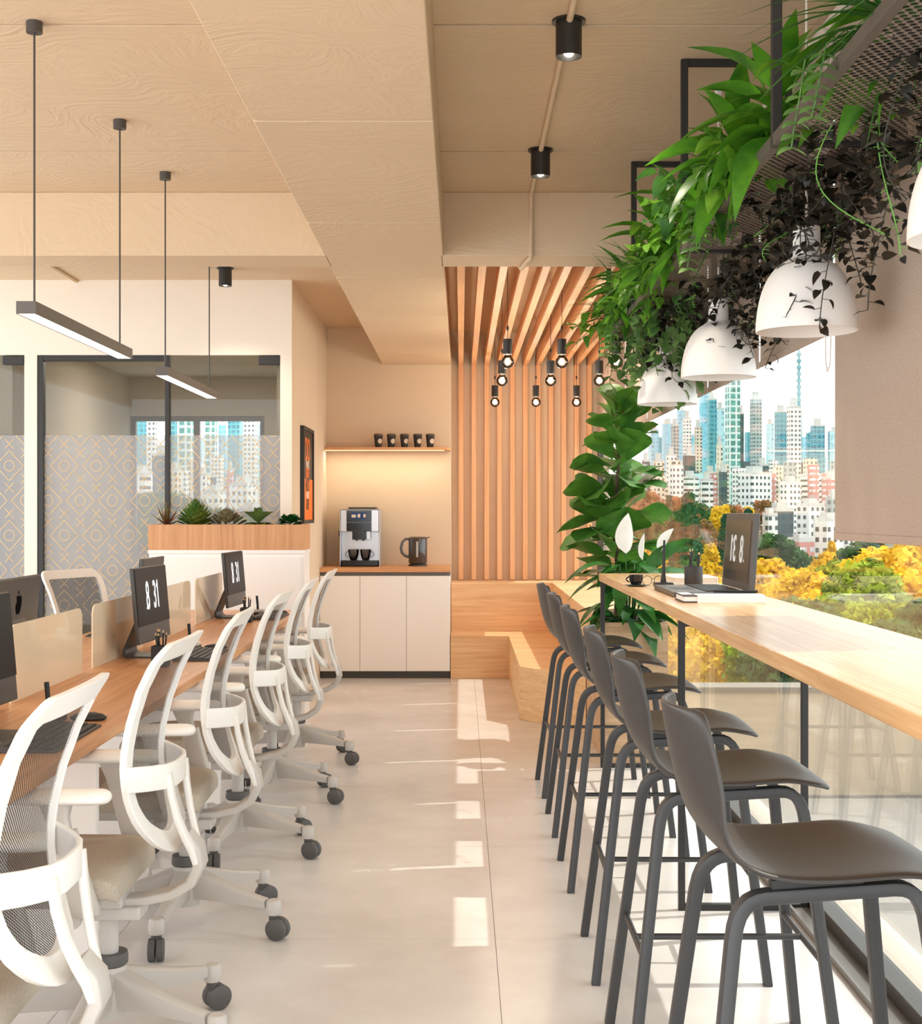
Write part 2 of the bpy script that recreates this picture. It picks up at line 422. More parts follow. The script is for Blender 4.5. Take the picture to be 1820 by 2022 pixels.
def window_unit(name, x0, x1, z0, z1, y, mull):
    b = MB(); t = .045
    b.box(x0, x0+t, y, y+.06, z0, z1); b.box(x1-t, x1, y, y+.06, z0, z1)
    b.box(x0+t, x1-t, y, y+.06, z0, z0+t); b.box(x0+t, x1-t, y, y+.06, z1-t, z1)
    for q in mull: b.box(q-.028, q+.028, y, y+.06, z0+t, z1-t)
    w = struct(b.build(name, M_WFRAME, bevel=.004))
    g = MB(); g.box(x0+.02, x1-.02, y+.025, y+.033, z0+.02, z1-.02)
    g.build('window_pane', M_CLEAR, w)
window_unit('window_1', -3.07, -1.825, 0.95, 2.24, 12.72, [-2.46])

# glass partition front: door and fixed panes
M_GTINT = glass('tinted_glass', (0.88,0.88,0.86), 0.5)
M_FILM = glass('frosted_film', (0.80,0.80,0.79), 0.3, film=0.36, filmcol=(212,212,216))
M_ORANGE = pbr('film_print', (240,204,146), 0.6)
def film_pattern(x0, x1, z0, z1, y, ox, oz):
    """diamonds with rings and crosses printed on the film"""
    b = MB(); t = .0042
    def seg(ax, az, bx, bz):
        # clip
        pts = [(ax,az),(bx,bz)]
        dx, dz = bx-ax, bz-az; t0, t1 = 0.0, 1.0
        for pp, q in ((-dx, ax-x0),(dx, x1-ax),(-dz, az-z0),(dz, z1-az)):
            if abs(pp) < 1e-9:
                if q < 0: return
            else:
                r = q/pp
                if pp < 0: t0 = max(t0, r)
                else: t1 = min(t1, r)
        if t1-t0 < 1e-3: return
        ax, az, bx, bz = ax+dx*t0, az+dz*t0, ax+dx*t1, az+dz*t1
        L = math.hypot(bx-ax, bz-az)
        if L < 1e-4: return
        nx, nz = -(bz-az)/L*t/2, (bx-ax)/L*t/2
        b.add([(ax+nx,y,az+nz),(bx+nx,y,bz+nz),(bx-nx,y,bz-nz),(ax-nx,y,az-nz)], [(0,1,2,3)])
    PX, PZ = 0.219, 0.475
    for i in range(-4, 14):
        for j in range(-1, 7):
            for (sx, sz) in ((0,0),(.5,.5)):
                cx = ox+(i+sx)*PX; cz = oz-(j+sz)*PZ
                if cx < x0-.2 or cx > x1+.2 or cz < z0-.2 or cz > z1+.2: continue
                a, h = .095, .103
                for k in range(4):
                    q = [(a,0),(0,h),(-a,0),(0,-h)]
                    seg(cx+q[k][0], cz+q[k][1], cx+q[(k+1)%4][0], cz+q[(k+1)%4][1])
                for k in range(20):
                    r = .034
                    seg(cx+r*math.cos(2*PI*k/20), cz+r*1.08*math.sin(2*PI*k/20), cx+r*math.cos(2*PI*(k+1)/20), cz+r*1.08*math.sin(2*PI*(k+1)/20))
                for (ex, ez) in ((PX/2, .088),(PX/2, -.088)):
                    for s1 in (1,-1):
                        seg(cx+ex-.03, cz+ez-.033*s1, cx+ex+.03, cz+ez+.033*s1)
    return b
def pane(name, x0, x1, z0, z1, zf, parent, ox, oz, y=YP+.036):
    g = MB(); g.box(x0, x1, y, y+.008, zf, z1); g.build(name, M_GTINT, parent)
    if zf > z0:
        f = MB(); f.box(x0, x1, y, y+.008, z0, zf); q = f.build('film_pane', M_FILM, parent)
        film_pattern(x0, x1, z0, zf, y-.002, ox, oz).build('film_print', M_ORANGE, q, noshade=True)
# door leaf in its black frame
ox0 = -2.877+0.175; oz0 = 1.665
d = MB(); d.box(-2.877, -2.838, YP+.01, YP+.07, 0, 2.4155); d.box(-2.838, -2.012, YP+.01, YP+.07, 2.378, 2.4155); d.box(-2.012, -1.982, YP+.01, YP+.07, 0, 2.4155)
door = struct(d.build('door_1', M_DARK, bevel=.003))
pane('door_pane', -2.838, -2.012, 0.05, 2.378, 1.872, door, ox0, oz0)
h = MB(); h.tube([(-2.06,YP-.02,.92),(-2.06,YP-.02,1.16)], .01); h.cyl((0,0), .008, 0, .05, 12, M=Matrix.Translation((-2.06,YP-.02,.94))@Matrix.Rotation(R(-90),4,'X')); h.build('door_handle', M_DARK, door, smooth=True)
w2 = MB(); w2.box(-1.982, -1.227, YP+.01, YP+.07, 0, .05); win2 = struct(w2.build('window_2', M_DARK))
pane('window_pane', -1.982, -1.227, 0.05, 2.4155, 1.872, win2, ox0, oz0)
w3 = MB(); w3.box(-4.6, -2.963, YP+.01, YP+.07, 0, .05); win3 = struct(w3.build('window_3', M_DARK))
pane('window_pane', -4.6, -2.963, 0.05, 2.4155, 1.872, win3, ox0-.045, oz0-.237)
c1 = MB(); c1.box(-1.375, -1.229, YP-.005, YP+.04, 2.35, 2.41)
tag(c1.build('door_closer', M_DARK, bevel=.004), 'black box closer at the top right corner of the glass partition', 'door closer', 'black door closers')
c1 = MB(); c1.box(-3.11, -2.965, YP-.005, YP+.04, 2.35, 2.41)
tag(c1.build('door_closer', M_DARK, bevel=.004), 'black box closer at the top of the glass by the left edge', 'door closer', 'black door closers')

# window wall on the right
M_TRACK = pbr('window_track_metal', (120,114,108), 0.4, var=.05)
b = MB()
b.box(1.108, 1.178, -.5, 12.0, 0, .012); b.box(1.108, 1.116, -.5, 12.0, .012, .022)
struct(b.build('trim_1', M_TRACK))
b = MB(); b.box(1.178, 1.245, -.5, 12.0, 0, .055); b.box(1.19, 1.245, -.5, 12.0, 2.86, ZC)
b.box(1.196, 1.244, 11.94, 12.0, .055, 2.86)
win4 = struct(b.build('window_4', M_DARK2, bevel=.004))
M_WINGL = glass('window_glass', (0.93,0.95,0.94), 0.5)
g = MB(); g.box(WX, WX+.01, -.5, 11.94, .05, 2.87); g.build('window_pane', M_WINGL, win4)
M_LEDGE = pbr('stone_ledge', (214,200,184), 0.8, var=.05)
b = MB(); b.box(1.235, 1.40, -.5, 12.12, -.35, .0); struct(b.build('window_sill', M_LEDGE))
b = MB(); b.box(1.236, 1.40, -.5, 12.12, ZC-.06, ZC+.4); struct(b.build('wall_lintel', M_LEDGE))

# conduits
def conduit(path, label):
    b = MB(); b.tube(path, .011, 10)
    return tag(b.build('conduit', M_CEIL, smooth=True), label, 'pipe')
conduit([(.345,-.5,ZC-.011),(.345,6.69,ZC-.011),(.345,6.715,ZC-.03),(.345,6.718,2.65),(.345,6.716,2.61),(.343,6.74,2.60),(.33,6.80,2.599),(.31,7.03,2.599),(.30,7.05,2.62)], 'thin plaster-coloured conduit linking the two right ceiling spotlights')
conduit([(-2.61,7.025,ZC-.0105),(-2.61,9.283,ZC-.0105)], 'short ceiling conduit above the glass partition')

# ================================================================== WOOD SLATS (wall and ceiling)
root = thing('slat_screen', 'wooden slats climbing the end wall and bending over onto the ceiling', 'slat wall', (0,11.96,.76))
for i in range(11):
    x = i*.112; 
    b = MB(); b.box(x-.0207, x+.0207, -.04, .04, 0, 1.968); s = b.build('slat', M_SLATZ, root, bevel=.0015, bseg=1)
    b = MB(); b.box(x-.0207, x+.0207, 7.04-11.96, .04, 1.868, 1.9681); b.build('ceiling_slat', M_SLATY, s, bevel=.0015, bseg=1)

# ================================================================== CEILING SPOTLIGHTS
M_LAMPW = emit('lamp_glow', (255,240,215), 14)
def spot(loc, label, energy):
    r = thing('ceiling_spotlight', label, 'ceiling light', loc, 0, 'black cylinder ceiling spotlights')
    b = MB(); b.cyl((0,0), .054, -.008, 0, 28); b.build('mounting_plate', M_DARK, r, smooth=True)
    b = MB(); b.lathe([(.0,-.008),(.042,-.008),(.042,-.118),(.038,-.118),(.034,-.095),(0,-.095)], 32); b.build('housing', M_DARK, r, smooth=True)
    b = MB(); b.sphere((0,0,-.1), .018, 14, 8); b.build('bulb', M_LAMPW, r, smooth=True)
    l = bpy.data.lights.new('spot', 'SPOT'); l.energy = energy; l.spot_size = R(120); l.spot_blend = .8; l.color = (1,.88,.72); l.shadow_soft_size = .03
    o = bpy.data.objects.new('spotlight_beam', l); C.objects.link(o); o.parent = r; o.location = (0,0,-.13)
spot((.345,4.38,ZC), 'black cylinder spotlight on the ceiling right of the beam, the nearer one', 30)
spot((.345,5.94,ZC), 'black cylinder spotlight on the ceiling right of the beam, the farther one', 30)
spot((-1.52,8.82,ZC), 'black cylinder spotlight in front of the glass partition, above the hanging lamp', 25)
# bare spot lamp added above view, in line with the row, to brighten
def added_spot_light(loc, energy):
    l = bpy.data.lights.new('spot', 'SPOT'); l.energy = energy; l.spot_size = R(125); l.spot_blend = .8; l.color = (1,.88,.72); l.shadow_soft_size = .05
    o = bpy.data.objects.new('spotlight_beam', l); C.objects.link(o); o.location = loc

# ================================================================== LINEAR PENDANTS
M_STRIP = emit('strip_glow', (255,248,238), 3.5)
M_LBOX = pbr('lamp_grey_metal', (92,86,80), 0.5)
def linear(y0, y1, w1, w2, label):
    yc = (y0+y1)/2
    r = thing('linear_pendant_lamp', label, 'hanging lamp', (-1.371,yc,1.975), 0, 'linear pendant lamps above the desk')
    b = MB(); h = (y1-y0)/2
    b.box(-.031,-.027,-h,h,0,.04); b.box(.027,.031,-h,h,0,.04); b.box(-.027,.027,-h,-h+.004,0,.04); b.box(-.027,.027,h-.004,h,0,.04); b.box(-.027,.027,-h+.004,h-.004,.034,.04)
    b.build('lamp_housing', M_LBOX, r)
    b = MB(); b.box(-.0268,.0268,-h+.0045,h-.0045,.001,.006); b.build('diffuser', M_STRIP, r)
    for w in (w1, w2):
        b = MB(); b.tube([(0,w-yc,.04),(0,w-yc,ZC-1.975)], .0035, 8); wi = b.build('suspension_wire', M_DARK2, r, smooth=True)
        b = MB(); b.cyl((0,w-yc), .026, ZC-1.975-.035, ZC-1.975, 24); b.build('ceiling_cup', M_DARK2, wi, smooth=True)
linear(4.31, 5.58, 4.395, 5.496, 'long black bar lamp hanging on two wires, the nearer of two over the desk')
linear(6.26, 7.54, 6.34, 7.45, 'long black bar lamp hanging on two wires, the farther, in front of the glass')

# ================================================================== BAR AND BENCH
bar = thing('bar_counter', 'long oak bar counter along the window on black steel frames', 'counter', (.96,4.5,0))
b = MB(); b.box(.73-.96, 1.178-.96, 1.2-4.5, 7.25-4.5, .985, 1.025); b.build('countertop', M_BAR, bar, bevel=.003)
for y in (2.02, 4.64, 7.225):
    b = MB(); t = .022
    x0, x1 = .737-.96, 1.176-.96; yy = y-4.5
    b.box(x0, x0+t, yy-.012, yy+.012, 0, .984); b.box(x1-t, x1, yy-.012, yy+.012, 0, .984)
    b.box(x0+t, x1-t, yy-.012, yy+.012, 0, t); b.box(x0+t, x1-t, yy-.012, yy+.012, .962, .984)
    b.build('leg_frame', M_DARK, bar, bevel=.002)

bench = thing('tiered_bench', 'two tier oak bench wrapping the corner under the slat wall', 'bench', (.6,11.4,0))
ox, oy = .6, 11.4
low = [(-.084,11.08),(.386,11.08),(.383,8.90),(.763,8.35),(.763,11.52),(-.084,11.52)]
upp = [(-.084,11.52),(.767,11.52),(.767,8.35),(1.10,8.35),(1.10,11.998),(-.084,11.998)]
b = MB(); b.prism([(x-ox,y-oy) for x,y in low], 0, .345); b.build('lower_tier', M_OAK, bench, bevel=.002, bseg=1)
b = MB(); b.prism([(x-ox,y-oy) for x,y in upp], 0, .755); b.build('upper_tier', M_OAK, bench, bevel=.002, bseg=1)

pb = thing('planter_box', 'pale oak planter box standing at the end of the bar', 'planter', (.94,7.82,0))
b = MB(); x0,x1,y0,y1 = -.173,.165,-.52,.52
b.box(x0,x1,y0,y0+.02,0,.76); b.box(x0,x1,y1-.02,y1,0,.76); b.box(x0,x0+.02,y0+.02,y1-.02,0,.76); b.box(x1-.02,x1,y0+.02,y1-.02,0,.76); b.box(x0+.02,x1-.02,y0+.02,y1-.02,0,.1)
b.build('box', M_PALEOAK, pb)
M_SOIL = pbr('soil', (40,30,22), 0.95, bump=.8, bscale=60, var=.4, vscale=40)
b = MB(); b.box(x0+.02,x1-.02,y0+.02,y1-.02,.6,.725); so = b.build('soil', M_SOIL, pb)

# ================================================================== KITCHEN NICHE
cab = thing('kitchen_cabinet', 'white base cabinet with three doors below the coffee machine', 'cabinet', (-.62,11.39,0))
cx, cy = -.62, 11.39
b = MB(); b.box(-1.144-cx,-.088-cx,11.10-cy,11.69-cy,.06,.83); b.build('body', M_CABW, cab)
b = MB(); b.box(-1.144-cx,-.088-cx,11.12-cy,11.69-cy,0,.06); b.build('plinth', M_DARK2, cab)
b = MB(); b.box(-1.144-cx,-.088-cx,11.115-cy,11.69-cy,.83,.862); b.build('shadow_gap', M_TRACK, cab)
xs = [-1.144,-.818,-.443,-.088]
for i in range(3):
    b = MB(); b.box(xs[i]+.0015-cx, xs[i+1]-.0015-cx, 11.08-cy, 11.0995-cy, .06, .832); b.build('door', M_CABW, cab, bevel=.0015, bseg=1)
b = MB(); b.box(-1.1455,-.087,11.075,11.694,.862,.90); tag(b.build('worktop', M_TOPW, bevel=.002), 'wooden worktop on the white kitchen cabinet', 'worktop')
sh = thing('wall_shelf', 'oak wall shelf with a light strip under it, holding paper cups', 'shelf', (-.62,11.57,1.87))
b = MB(); poly = [(-.525,.125),(-.525,-.10),(.50,-.10),(.53,-.07),(.53,.125)]
b.prism(poly, 0, .024); b.build('board', M_TOPW, sh, bevel=.002)
M_LED = emit('led_strip', (255,228,160), 2)
b = MB(); b.box(-.52,.48,-.093,-.083,-.006,-.0005); b.build('light_strip', M_LED, sh)
l = bpy.data.lights.new('strip', 'AREA'); l.shape = 'RECTANGLE'; l.size = 1.0; l.size_y = .02; l.energy = 2.6; l.color = (1,.86,.64)
o = bpy.data.objects.new('strip_light', l); C.objects.link(o); o.parent = sh; o.location = (-.02,-.075,-.008)

M_PCUP = pbr('paper_cup_black', (40,38,38), .6); M_LID = pbr('cup_lid', (92,76,64), .5); M_LOGO = pbr('cup_label', (214,196,176), .7)
proto = thing('paper_cup', 'x', 'cup', (0,0,0), 0, 'paper cups on the shelf')
b = MB(); b.lathe([(0,0),(.026,0),(.0265,.002),(.037,.098),(.0375,.1)], 28); b.build('cup_body', M_PCUP, proto, smooth=True)
b = MB(); b.lathe([(.0395,.098),(.0395,.106),(.035,.108),(.034,.114),(0,.114)], 28); b.build('lid', M_LID, proto, smooth=True)
b = MB(); rows = []
for i in range(9):
    z = .03+.043*i/8; hw = .0215*math.sqrt(max(0,1-((i-4)/4)**2))+.0005
    rows.append([((.0265+.0105*z/.098+.0008)*math.cos(R(-55)+u*hw/.033), (.0265+.0105*z/.098+.0008)*math.sin(R(-55)+u*hw/.033), z) for u in (-1,-.5,0,.5,1)])
b.grid(rows); b.build('label_disc', M_LOGO, proto, smooth=True)
for i, x in enumerate((-.697,-.588,-.477,-.366,-.26)):
    place(proto, i==0, (x,11.53,1.8942), 0, 'black paper coffee cup with pale round label, %s from the left on the shelf' % ORD[i])

# coffee machine
M_SILVER = pbr('brushed_steel', (205,205,208), .3, metal=.75); M_BLK = pbr('gloss_black', (14,13,13), .15); M_SCR = emit('screen_blue', (70,90,130), .5)
M_CREAM = pbr('icon_cream', (235,220,200), .6)
cm = thing('coffee_machine', 'silver and black bean-to-cup coffee machine with a small display', 'coffee machine', (-.835,11.40,.9001))
b = MB(); b.box(-.165,.165,.02,.24,.0,.475); b.box(-.165,-.158,-.13,.02,.0,.475); b.box(.158,.165,-.13,.02,.0,.475); b.box(-.158,.158,-.13,.02,.468,.475); b.build('housing', M_SILVER, cm, bevel=.004)
b = MB(); b.box(-.157,.157,-.125,.019,.29,.467); b.build('upper_front', M_SILVER, cm, bevel=.003)
b = MB(); b.box(-.108,.098,-.137,-.126,.365,.462); fp = b.build('display_panel', M_BLK, cm, bevel=.002)
b = MB(); b.box(-.068,.052,-.1385,-.1372,.392,.445); b.build('display', M_SCR, fp)
for px, w, h in ((-.048,.035,.025),(-.005,.022,.03),(.04,.018,.03)):
    b = MB(); b.box(px-w/2,px+w/2,-.1395,-.1387,.404,.404+h); b.build('drink_icon', M_CREAM, fp)
b = MB(); b.box(-.108,.098,-.137,-.126,.292,.363); b.cyl((0,0),.021,0,.012,24,M=Matrix.Translation((-.008,-.137,.33))@Matrix.Rotation(R(90),4,'X')); b.build('control_panel', M_BLK, cm, bevel=.002)
b = MB(); b.box(-.062,.055,-.12,.015,.222,.29); b.cyl((-.03,-.06),.008,.212,.222,12); b.cyl((.024,-.06),.008,.212,.222,12); b.build('spout', M_BLK, cm)
b = MB(); b.box(-.077,-.0625,-.10,.015,.225,.288); b.box(.0555,.085,-.10,.015,.225,.288); b.build('spout_side', M_SILVER, cm)
b = MB(); b.prism([(-.150,-.13),(.150,-.13),(.156,.019),(-.156,.019)], .004, .05); b.build('drip_tray', M_BLK, cm, bevel=.004)
b = MB(); b.box(-.1,.13,-.05,.2,.475,.49); b.build('bean_lid', M_DARK2, cm, bevel=.004)
b = MB(); b.box(-.188,-.166,.03,.08,.245,.295); b.build('side_knob', M_BLK, cm, bevel=.004)
M_SMOKE = glass('smoked_glass', (.74,.72,.70), .9)
for i, (x, s) in enumerate(((-.058,-1),(.042,1))):
    g = thing('glass_cup', ['smoked glass cup on the drip tray, handle to the left','smoked glass cup on the drip tray, handle to the right'][i], 'cup', (-.835+x,11.36,.9515), 0, 'glass cups in the coffee machine')
    b = MB(); b.lathe([(0,0),(.026,0),(.032,.012),(.042,.05),(.045,.088),(.043,.088),(.040,.05),(.030,.016),(0,.012)], 28); b.build('bowl', M_SMOKE, g, smooth=True)
    b = MB(); b.lathe([(0,.003),(.025,.003),(.029,.010),(.030,.015),(0,.015)], 24); b.build('coffee', pbr('coffee%d'%i,(45,38,34),.3), g, smooth=True)
    b = MB(); b.tube([(s*(.042+.026*math.sin(PI*k/10)), 0, .075-.055*k/10) for k in range(11)], .0035, 8); b.build('handle', M_SMOKE, g, smooth=True)
k = thing('electric_kettle', 'dark glossy electric kettle on the worktop right of the coffee machine', 'kettle', (-.36,11.40,.9001))
M_KET = pbr('kettle_dark', (62,58,55), .22, coat=.5)
b = MB(); b.lathe([(0,0),(.08,0),(.08,.012),(.062,.018),(0,.018)], 32); b.build('power_base', M_DARK2, k, smooth=True)
b = MB(); b.lathe([(0,.019),(.07,.019),(.078,.03),(.078,.225),(.074,.232),(0,.232)], 36); b.build('body', M_KET, k, smooth=True)
b = MB(); b.lathe([(.0,.244),(.06,.244),(.076,.235),(.0745,.2325),(0,.2325)], 36); b.add([(.06,-.02,.236),(.06,.02,.236),(.105,0,.246),(.062,-.016,.222),(.062,.016,.222),(.098,0,.238)], [(0,1,2),(3,5,4),(0,2,5,3),(1,4,5,2),(0,3,4,1)]); b.build('lid', M_LID, k, smooth=True, angle=30)
b = MB(); b.sweep([(-.074,0,.225),(-.10,0,.225),(-.128,0,.20),(-.14,0,.15),(-.132,0,.11),(-.105,0,.085),(-.076,0,.075)], rrect(.022,.018,.006), up=(0,1,0)); b.build('handle', M_KET, k, smooth=True)
b = MB(); b.box(-.012,.004,-.0835,-.076,.075,.205); b.build('water_gauge', pbr('gauge',(190,185,178),.3), k, bevel=.003)

# poster on the niche wall
M_PBLK = pbr('poster_black', (12,10,10), .5); M_PORG = pbr('poster_orange', (255,122,0), .5); M_PWHT = pbr('poster_white', (250,225,205), .5)
po = thing('framed_poster', 'narrow framed black and orange poster on the niche wall', 'poster', (-1.146,10.07,1.267))
b = MB(); b.box(0,.03,-.33,-.305,0,.70); b.box(0,.03,.305,.33,0,.70); b.box(0,.03,-.305,.305,0,.025); b.box(0,.03,-.305,.305,.675,.70); b.build('frame', M_DARK, po)
b = MB(); b.box(0,.02,-.305,.305,.325,.675); b.build('upper_print', M_PBLK, po)
b = MB(); b.box(0,.02,-.305,.305,.025,.325); b.build('lower_print', M_PORG, po)
rt = (R(90),0,R(90))
for body, z, size, mt, sx in (('DO',.53,.20,M_PORG,.80),('WHAT\'S',.427,.065,M_PWHT,.72),('RIGHT',.365,.085,M_PORG,.72),('NOT',.275,.12,M_PBLK,.80),('WHAT\'S',.205,.06,M_PWHT,.72),('EASY',.135,.09,M_PBLK,.70)):
    text('lettering', body, size*1.2, mt, po, (.0205,-.03,z), rt, sx, .0005, .003)

# low cabinet with planter trough at the end of the desk
lc = thing('low_cabinet', 'white low cabinet standing across the far end of the desk', 'cabinet', (-1.49,8.86,0))
cx, cy = -1.49, 8.86
b = MB(); b.box(-1.988-cx,-.996-cx,8.715-cy,9.0-cy,0,1.085); b.box(-1.992-cx,-.992-cx,8.70-cy,9.004-cy,1.085,1.108); b.build('carcass', M_CABW, lc, bevel=.002)
b = MB(); b.box(-1.97-cx,-1.02-cx,8.70-cy,8.7148-cy,.05,1.06); b.build('door', M_CABW, lc, bevel=.002)
tr = thing('planter_trough', 'wood veneered planter trough on the low white cabinet', 'planter', (-1.49,8.86,1.1082))
b = MB(); x0,x1,y0,y1 = -.5,.497,-.16,.14
b.box(x0,x1,y0,y0+.012,0,.162); b.box(x0,x1,y1-.012,y1,0,.162); b.box(x0,x0+.012,y0+.012,y1-.012,0,.162); b.box(x1-.012,x1,y0+.012,y1-.012,0,.162); b.box(x0+.012,x1-.012,y0+.012,y1-.012,0,.02); b.build('trough', M_PLANTW, tr)
b = MB(); b.box(x0+.012,x1-.012,y0+.012,y1-.012,.02,.15); b.build('soil', M_SOIL, tr)
# ================================================================== DESK
desk = thing('shared_desk', 'long shared wooden bench desk with white panel legs', 'desk', (-1.45,5.0,0))
b = MB(); b.box(-.455,.457,1.0-5,8.6-5,.705,.735); b.build('tabletop', M_DESK, desk, bevel=.002)
for y in (2.0, 4.1, 6.2, 8.4):
    b = MB(); b.box(-.43,.36,y-5-.02,y-5+.02,0,.70); b.build('panel_leg', M_CABW, desk, bevel=.002)
b = MB(); b.box(-.03,.03,1.2-5,8.4-5,.64,.704); b.build('support_rail', M_CABW, desk)

M_SCREENGL = glass('bronze_acrylic', (.86,.78,.66), .7, film=.86, filmcol=(255,238,208))
for i, (y0, y1) in enumerate(((3.42,4.25),(4.39,5.22),(5.37,6.21),(6.46,7.31),(7.457,8.29))):
    b = MB(); h = (y1-y0)/2; r = .045; pts = [(-h,0)]
    for k in range(7): a = R(180-15*k); pts.append((-h+r+r*math.cos(a), .25-r+r*math.sin(a)))
    for k in range(7): a = R(90-15*k); pts.append((h-r+r*math.cos(a), .25-r+r*math.sin(a)))
    pts.append((h,0))
    n = len(pts)
    vs = [(-.003,p[0],p[1]) for p in pts]+[(.003,p[0],p[1]) for p in pts]
    b.add(vs, [tuple(range(n)), tuple(range(2*n-1,n-1,-1))]+[(i2,n+i2,n+(i2+1)%n,(i2+1)%n) for i2 in range(n)])
    o = b.build('desk_screen', M_SCREENGL, loc=(-1.448,(y0+y1)/2,.7352))
    tag(o, ['bronze tinted divider at the very front of the desk','bronze tinted divider panel nearest the camera, cut by the left monitor','bronze tinted divider behind the middle monitor, its near edge bright','bronze tinted divider just beyond the middle monitor','bronze tinted divider at the far end of the desk'][i], 'desk divider', 'tinted dividers along the desk')

# ---------------------------------------------------------------- monitors
M_MONI = pbr('monitor_grey', (70,66,63), .4, var=.03); M_MFACE = pbr('monitor_glass', (30,27,26), .45, spec=.18); M_DIG = emit('clock_lettering', (250,248,245), 1.1); M_MARK = pbr('dark_emblem', (20,19,18), .9, spec=.02)
def make_monitor():
    r = thing('desktop_monitor', 'x', 'monitor', (0,0,0), 0, 'all-in-one monitors on the desk')
    # local: screen looks to +x, centre of stand at origin, z from table
    T = Matrix.Translation((0,0,.07))@Matrix.Rotation(R(-5),4,'Y')
    b = MB(); b.box(-.018,.0,-.24,.24,0,.315,T); body = b.build('housing', M_MONI, r, bevel=.005)
    b = MB(); b.box(.0003,.003,-.236,.236,.072,.311,T); g = b.build('screen_glass', M_MFACE, r, bevel=.001)
    q = T @ Vector((.0036,0,.188))
    text('clock_lettering', '.', .10, M_DIG, g, q+Vector((.0050,-.104,-.020)), (R(90),0,R(90)), .7, .0004, 0); text('clock_lettering', '8  31', .165, M_DIG, g, q, (Matrix.Rotation(R(-5),3,'Y')@Euler((R(90),0,R(90))).to_matrix()).to_euler(), .60, .0004, .0022)
    # L stand with oval hole
    pts = [(.10,.0),(.10,.007),(-.085,.008),(-.098,.018),(-.098,.035),(-.02,.235),(-.032,.24),(-.115,.035),(-.118,.012),(-.105,0)]
    b = MB()
    def strip(y0, y1, prof):
        n = len(prof); vs = [(x,y0,z) for x,z in prof]+[(x,y1,z) for x,z in prof]
        b.add(vs, [tuple(range(n)), tuple(range(2*n-1,n-1,-1))]+[(i,n+i,n+(i+1)%n,(i+1)%n) for i in range(n)])
    strip(-.085,.085,[(.10,.0),(.10,.006),(-.090,.008),(-.105,.018),(-.108,.035),(-.118,.035),(-.120,.012),(-.108,0)])
    up = lambda t: (-.113+t*.085, .035+t*.20)
    for (t0,t1,segs) in ((0,.42,((-.085,.085),)),(.42,.68,((-.085,-.032),(.032,.085))),(.68,1,((-.085,.085),))):
        for (a,c) in segs:
            x0,z0 = up(t0); x1,z1 = up(t1)
            strip(a,c,[(x0-.005,z0),(x0+.005,z0),(x1+.005,z1),(x1-.005,z1)])
    b.build('stand', M_DARK2, r, bevel=.001, bseg=1)
    # emblem on the back
    ap = [(0,-.040),(.008,-.041),(.018,-.036),(.026,-.022),(.030,-.008),(.022,0),(.019,.010),(.022,.019),(.028,.024),(.020,.030),(.010,.029),(0,.026),(-.010,.029),(-.020,.030),(-.030,.022),(-.034,.008),(-.032,-.010),(-.024,-.030),(-.014,-.040),(-.007,-.041)]
    lf = [(0,.034),(.004,.044),(.013,.050),(.013,.043),(.008,.036)]
    b = MB()
    for pl in (ap, lf):
        n = len(pl); vs = [tuple(T @ Vector((-.0183,y*.95,.222+z*.95))) for y,z in pl]+[tuple(T @ Vector((-.0192,y*.95,.222+z*.95))) for y,z in pl]
        b.add(vs, [tuple(range(n)), tuple(range(2*n-1,n-1,-1))]+[(i,(i+1)%n,n+(i+1)%n,n+i) for i in range(n)])
    b.build('back_emblem', M_MARK, r)
    return r
mon = make_monitor()
ML = ['near monitor cut off by the left edge, its dark screen facing the aisle','monitor showing a white clock in the middle of the desk, facing the aisle','monitor showing a white clock at the far end of the desk, facing the aisle',
      'monitor seen from behind with a dark emblem, at the left edge','monitor seen from behind, tucked behind the middle clock monitor']
for i, (x, y, rz) in enumerate(((-1.30,3.74,R(-3)),(-1.30,5.83,R(-3)),(-1.30,7.97,R(-3)),(-1.61,4.86,R(180)),(-1.61,6.98,R(180)))):
    place(mon, i==0, (x,y,.7352), rz, ML[i])

# ---------------------------------------------------------------- desk clutter
M_KEY = pbr('keyboard_grey', (62,58,55), .5); M_KEYC = pbr('key_caps', (40,38,36), .5); M_PEN = pbr('pencil_black', (28,26,25), .5); M_TIP = pbr('pencil_wood', (214,176,130), .7); M_PALE = pbr('pale_plastic', (225,215,203), .5)
def make_keyboard():
    r = thing('keyboard', 'x', 'keyboard', (0,0,0), 0, 'keyboards on the desk')
    b = MB(); b.add([(-.07,-.22,0),(.07,-.22,0),(.07,.22,0),(-.07,.22,0),(-.07,-.22,.016),(.07,-.22,.006),(.07,.22,.006),(-.07,.22,.016)], [(0,3,2,1),(4,5,6,7),(0,1,5,4),(1,2,6,5),(2,3,7,6),(3,0,4,7)]); b.build('base', M_KEY, r)
    b = MB(); b.cyl((0,0),.011,-.22,.22,16,M=Matrix.Translation((-.078,0,.0112))@Matrix.Rotation(R(-90),4,'X')); b.build('battery_tube', M_KEY, r, smooth=True)
    b = MB()
    for i in range(5):
        for j in range(14):
            x = -.052+i*.025; y = -.205+j*.0298; z = .016-(x+.07)/.14*.010
            b.box(x-.0105,x+.0105,y,y+.025,z,z+.004)
    b.build('keys', M_KEYC, r)
    return r
kb = make_keyboard(); DL = ['nearest workstation','middle workstation','far workstation']
for i, y in enumerate((3.70,5.84,7.98)): place(kb, i==0, (-1.10,y,.7352), 0, 'dark slim keyboard on the desk at the %s' % DL[i])
place(kb, False, (-1.78,6.95,.7352), PI, 'dark slim keyboard on the far side of the desk')
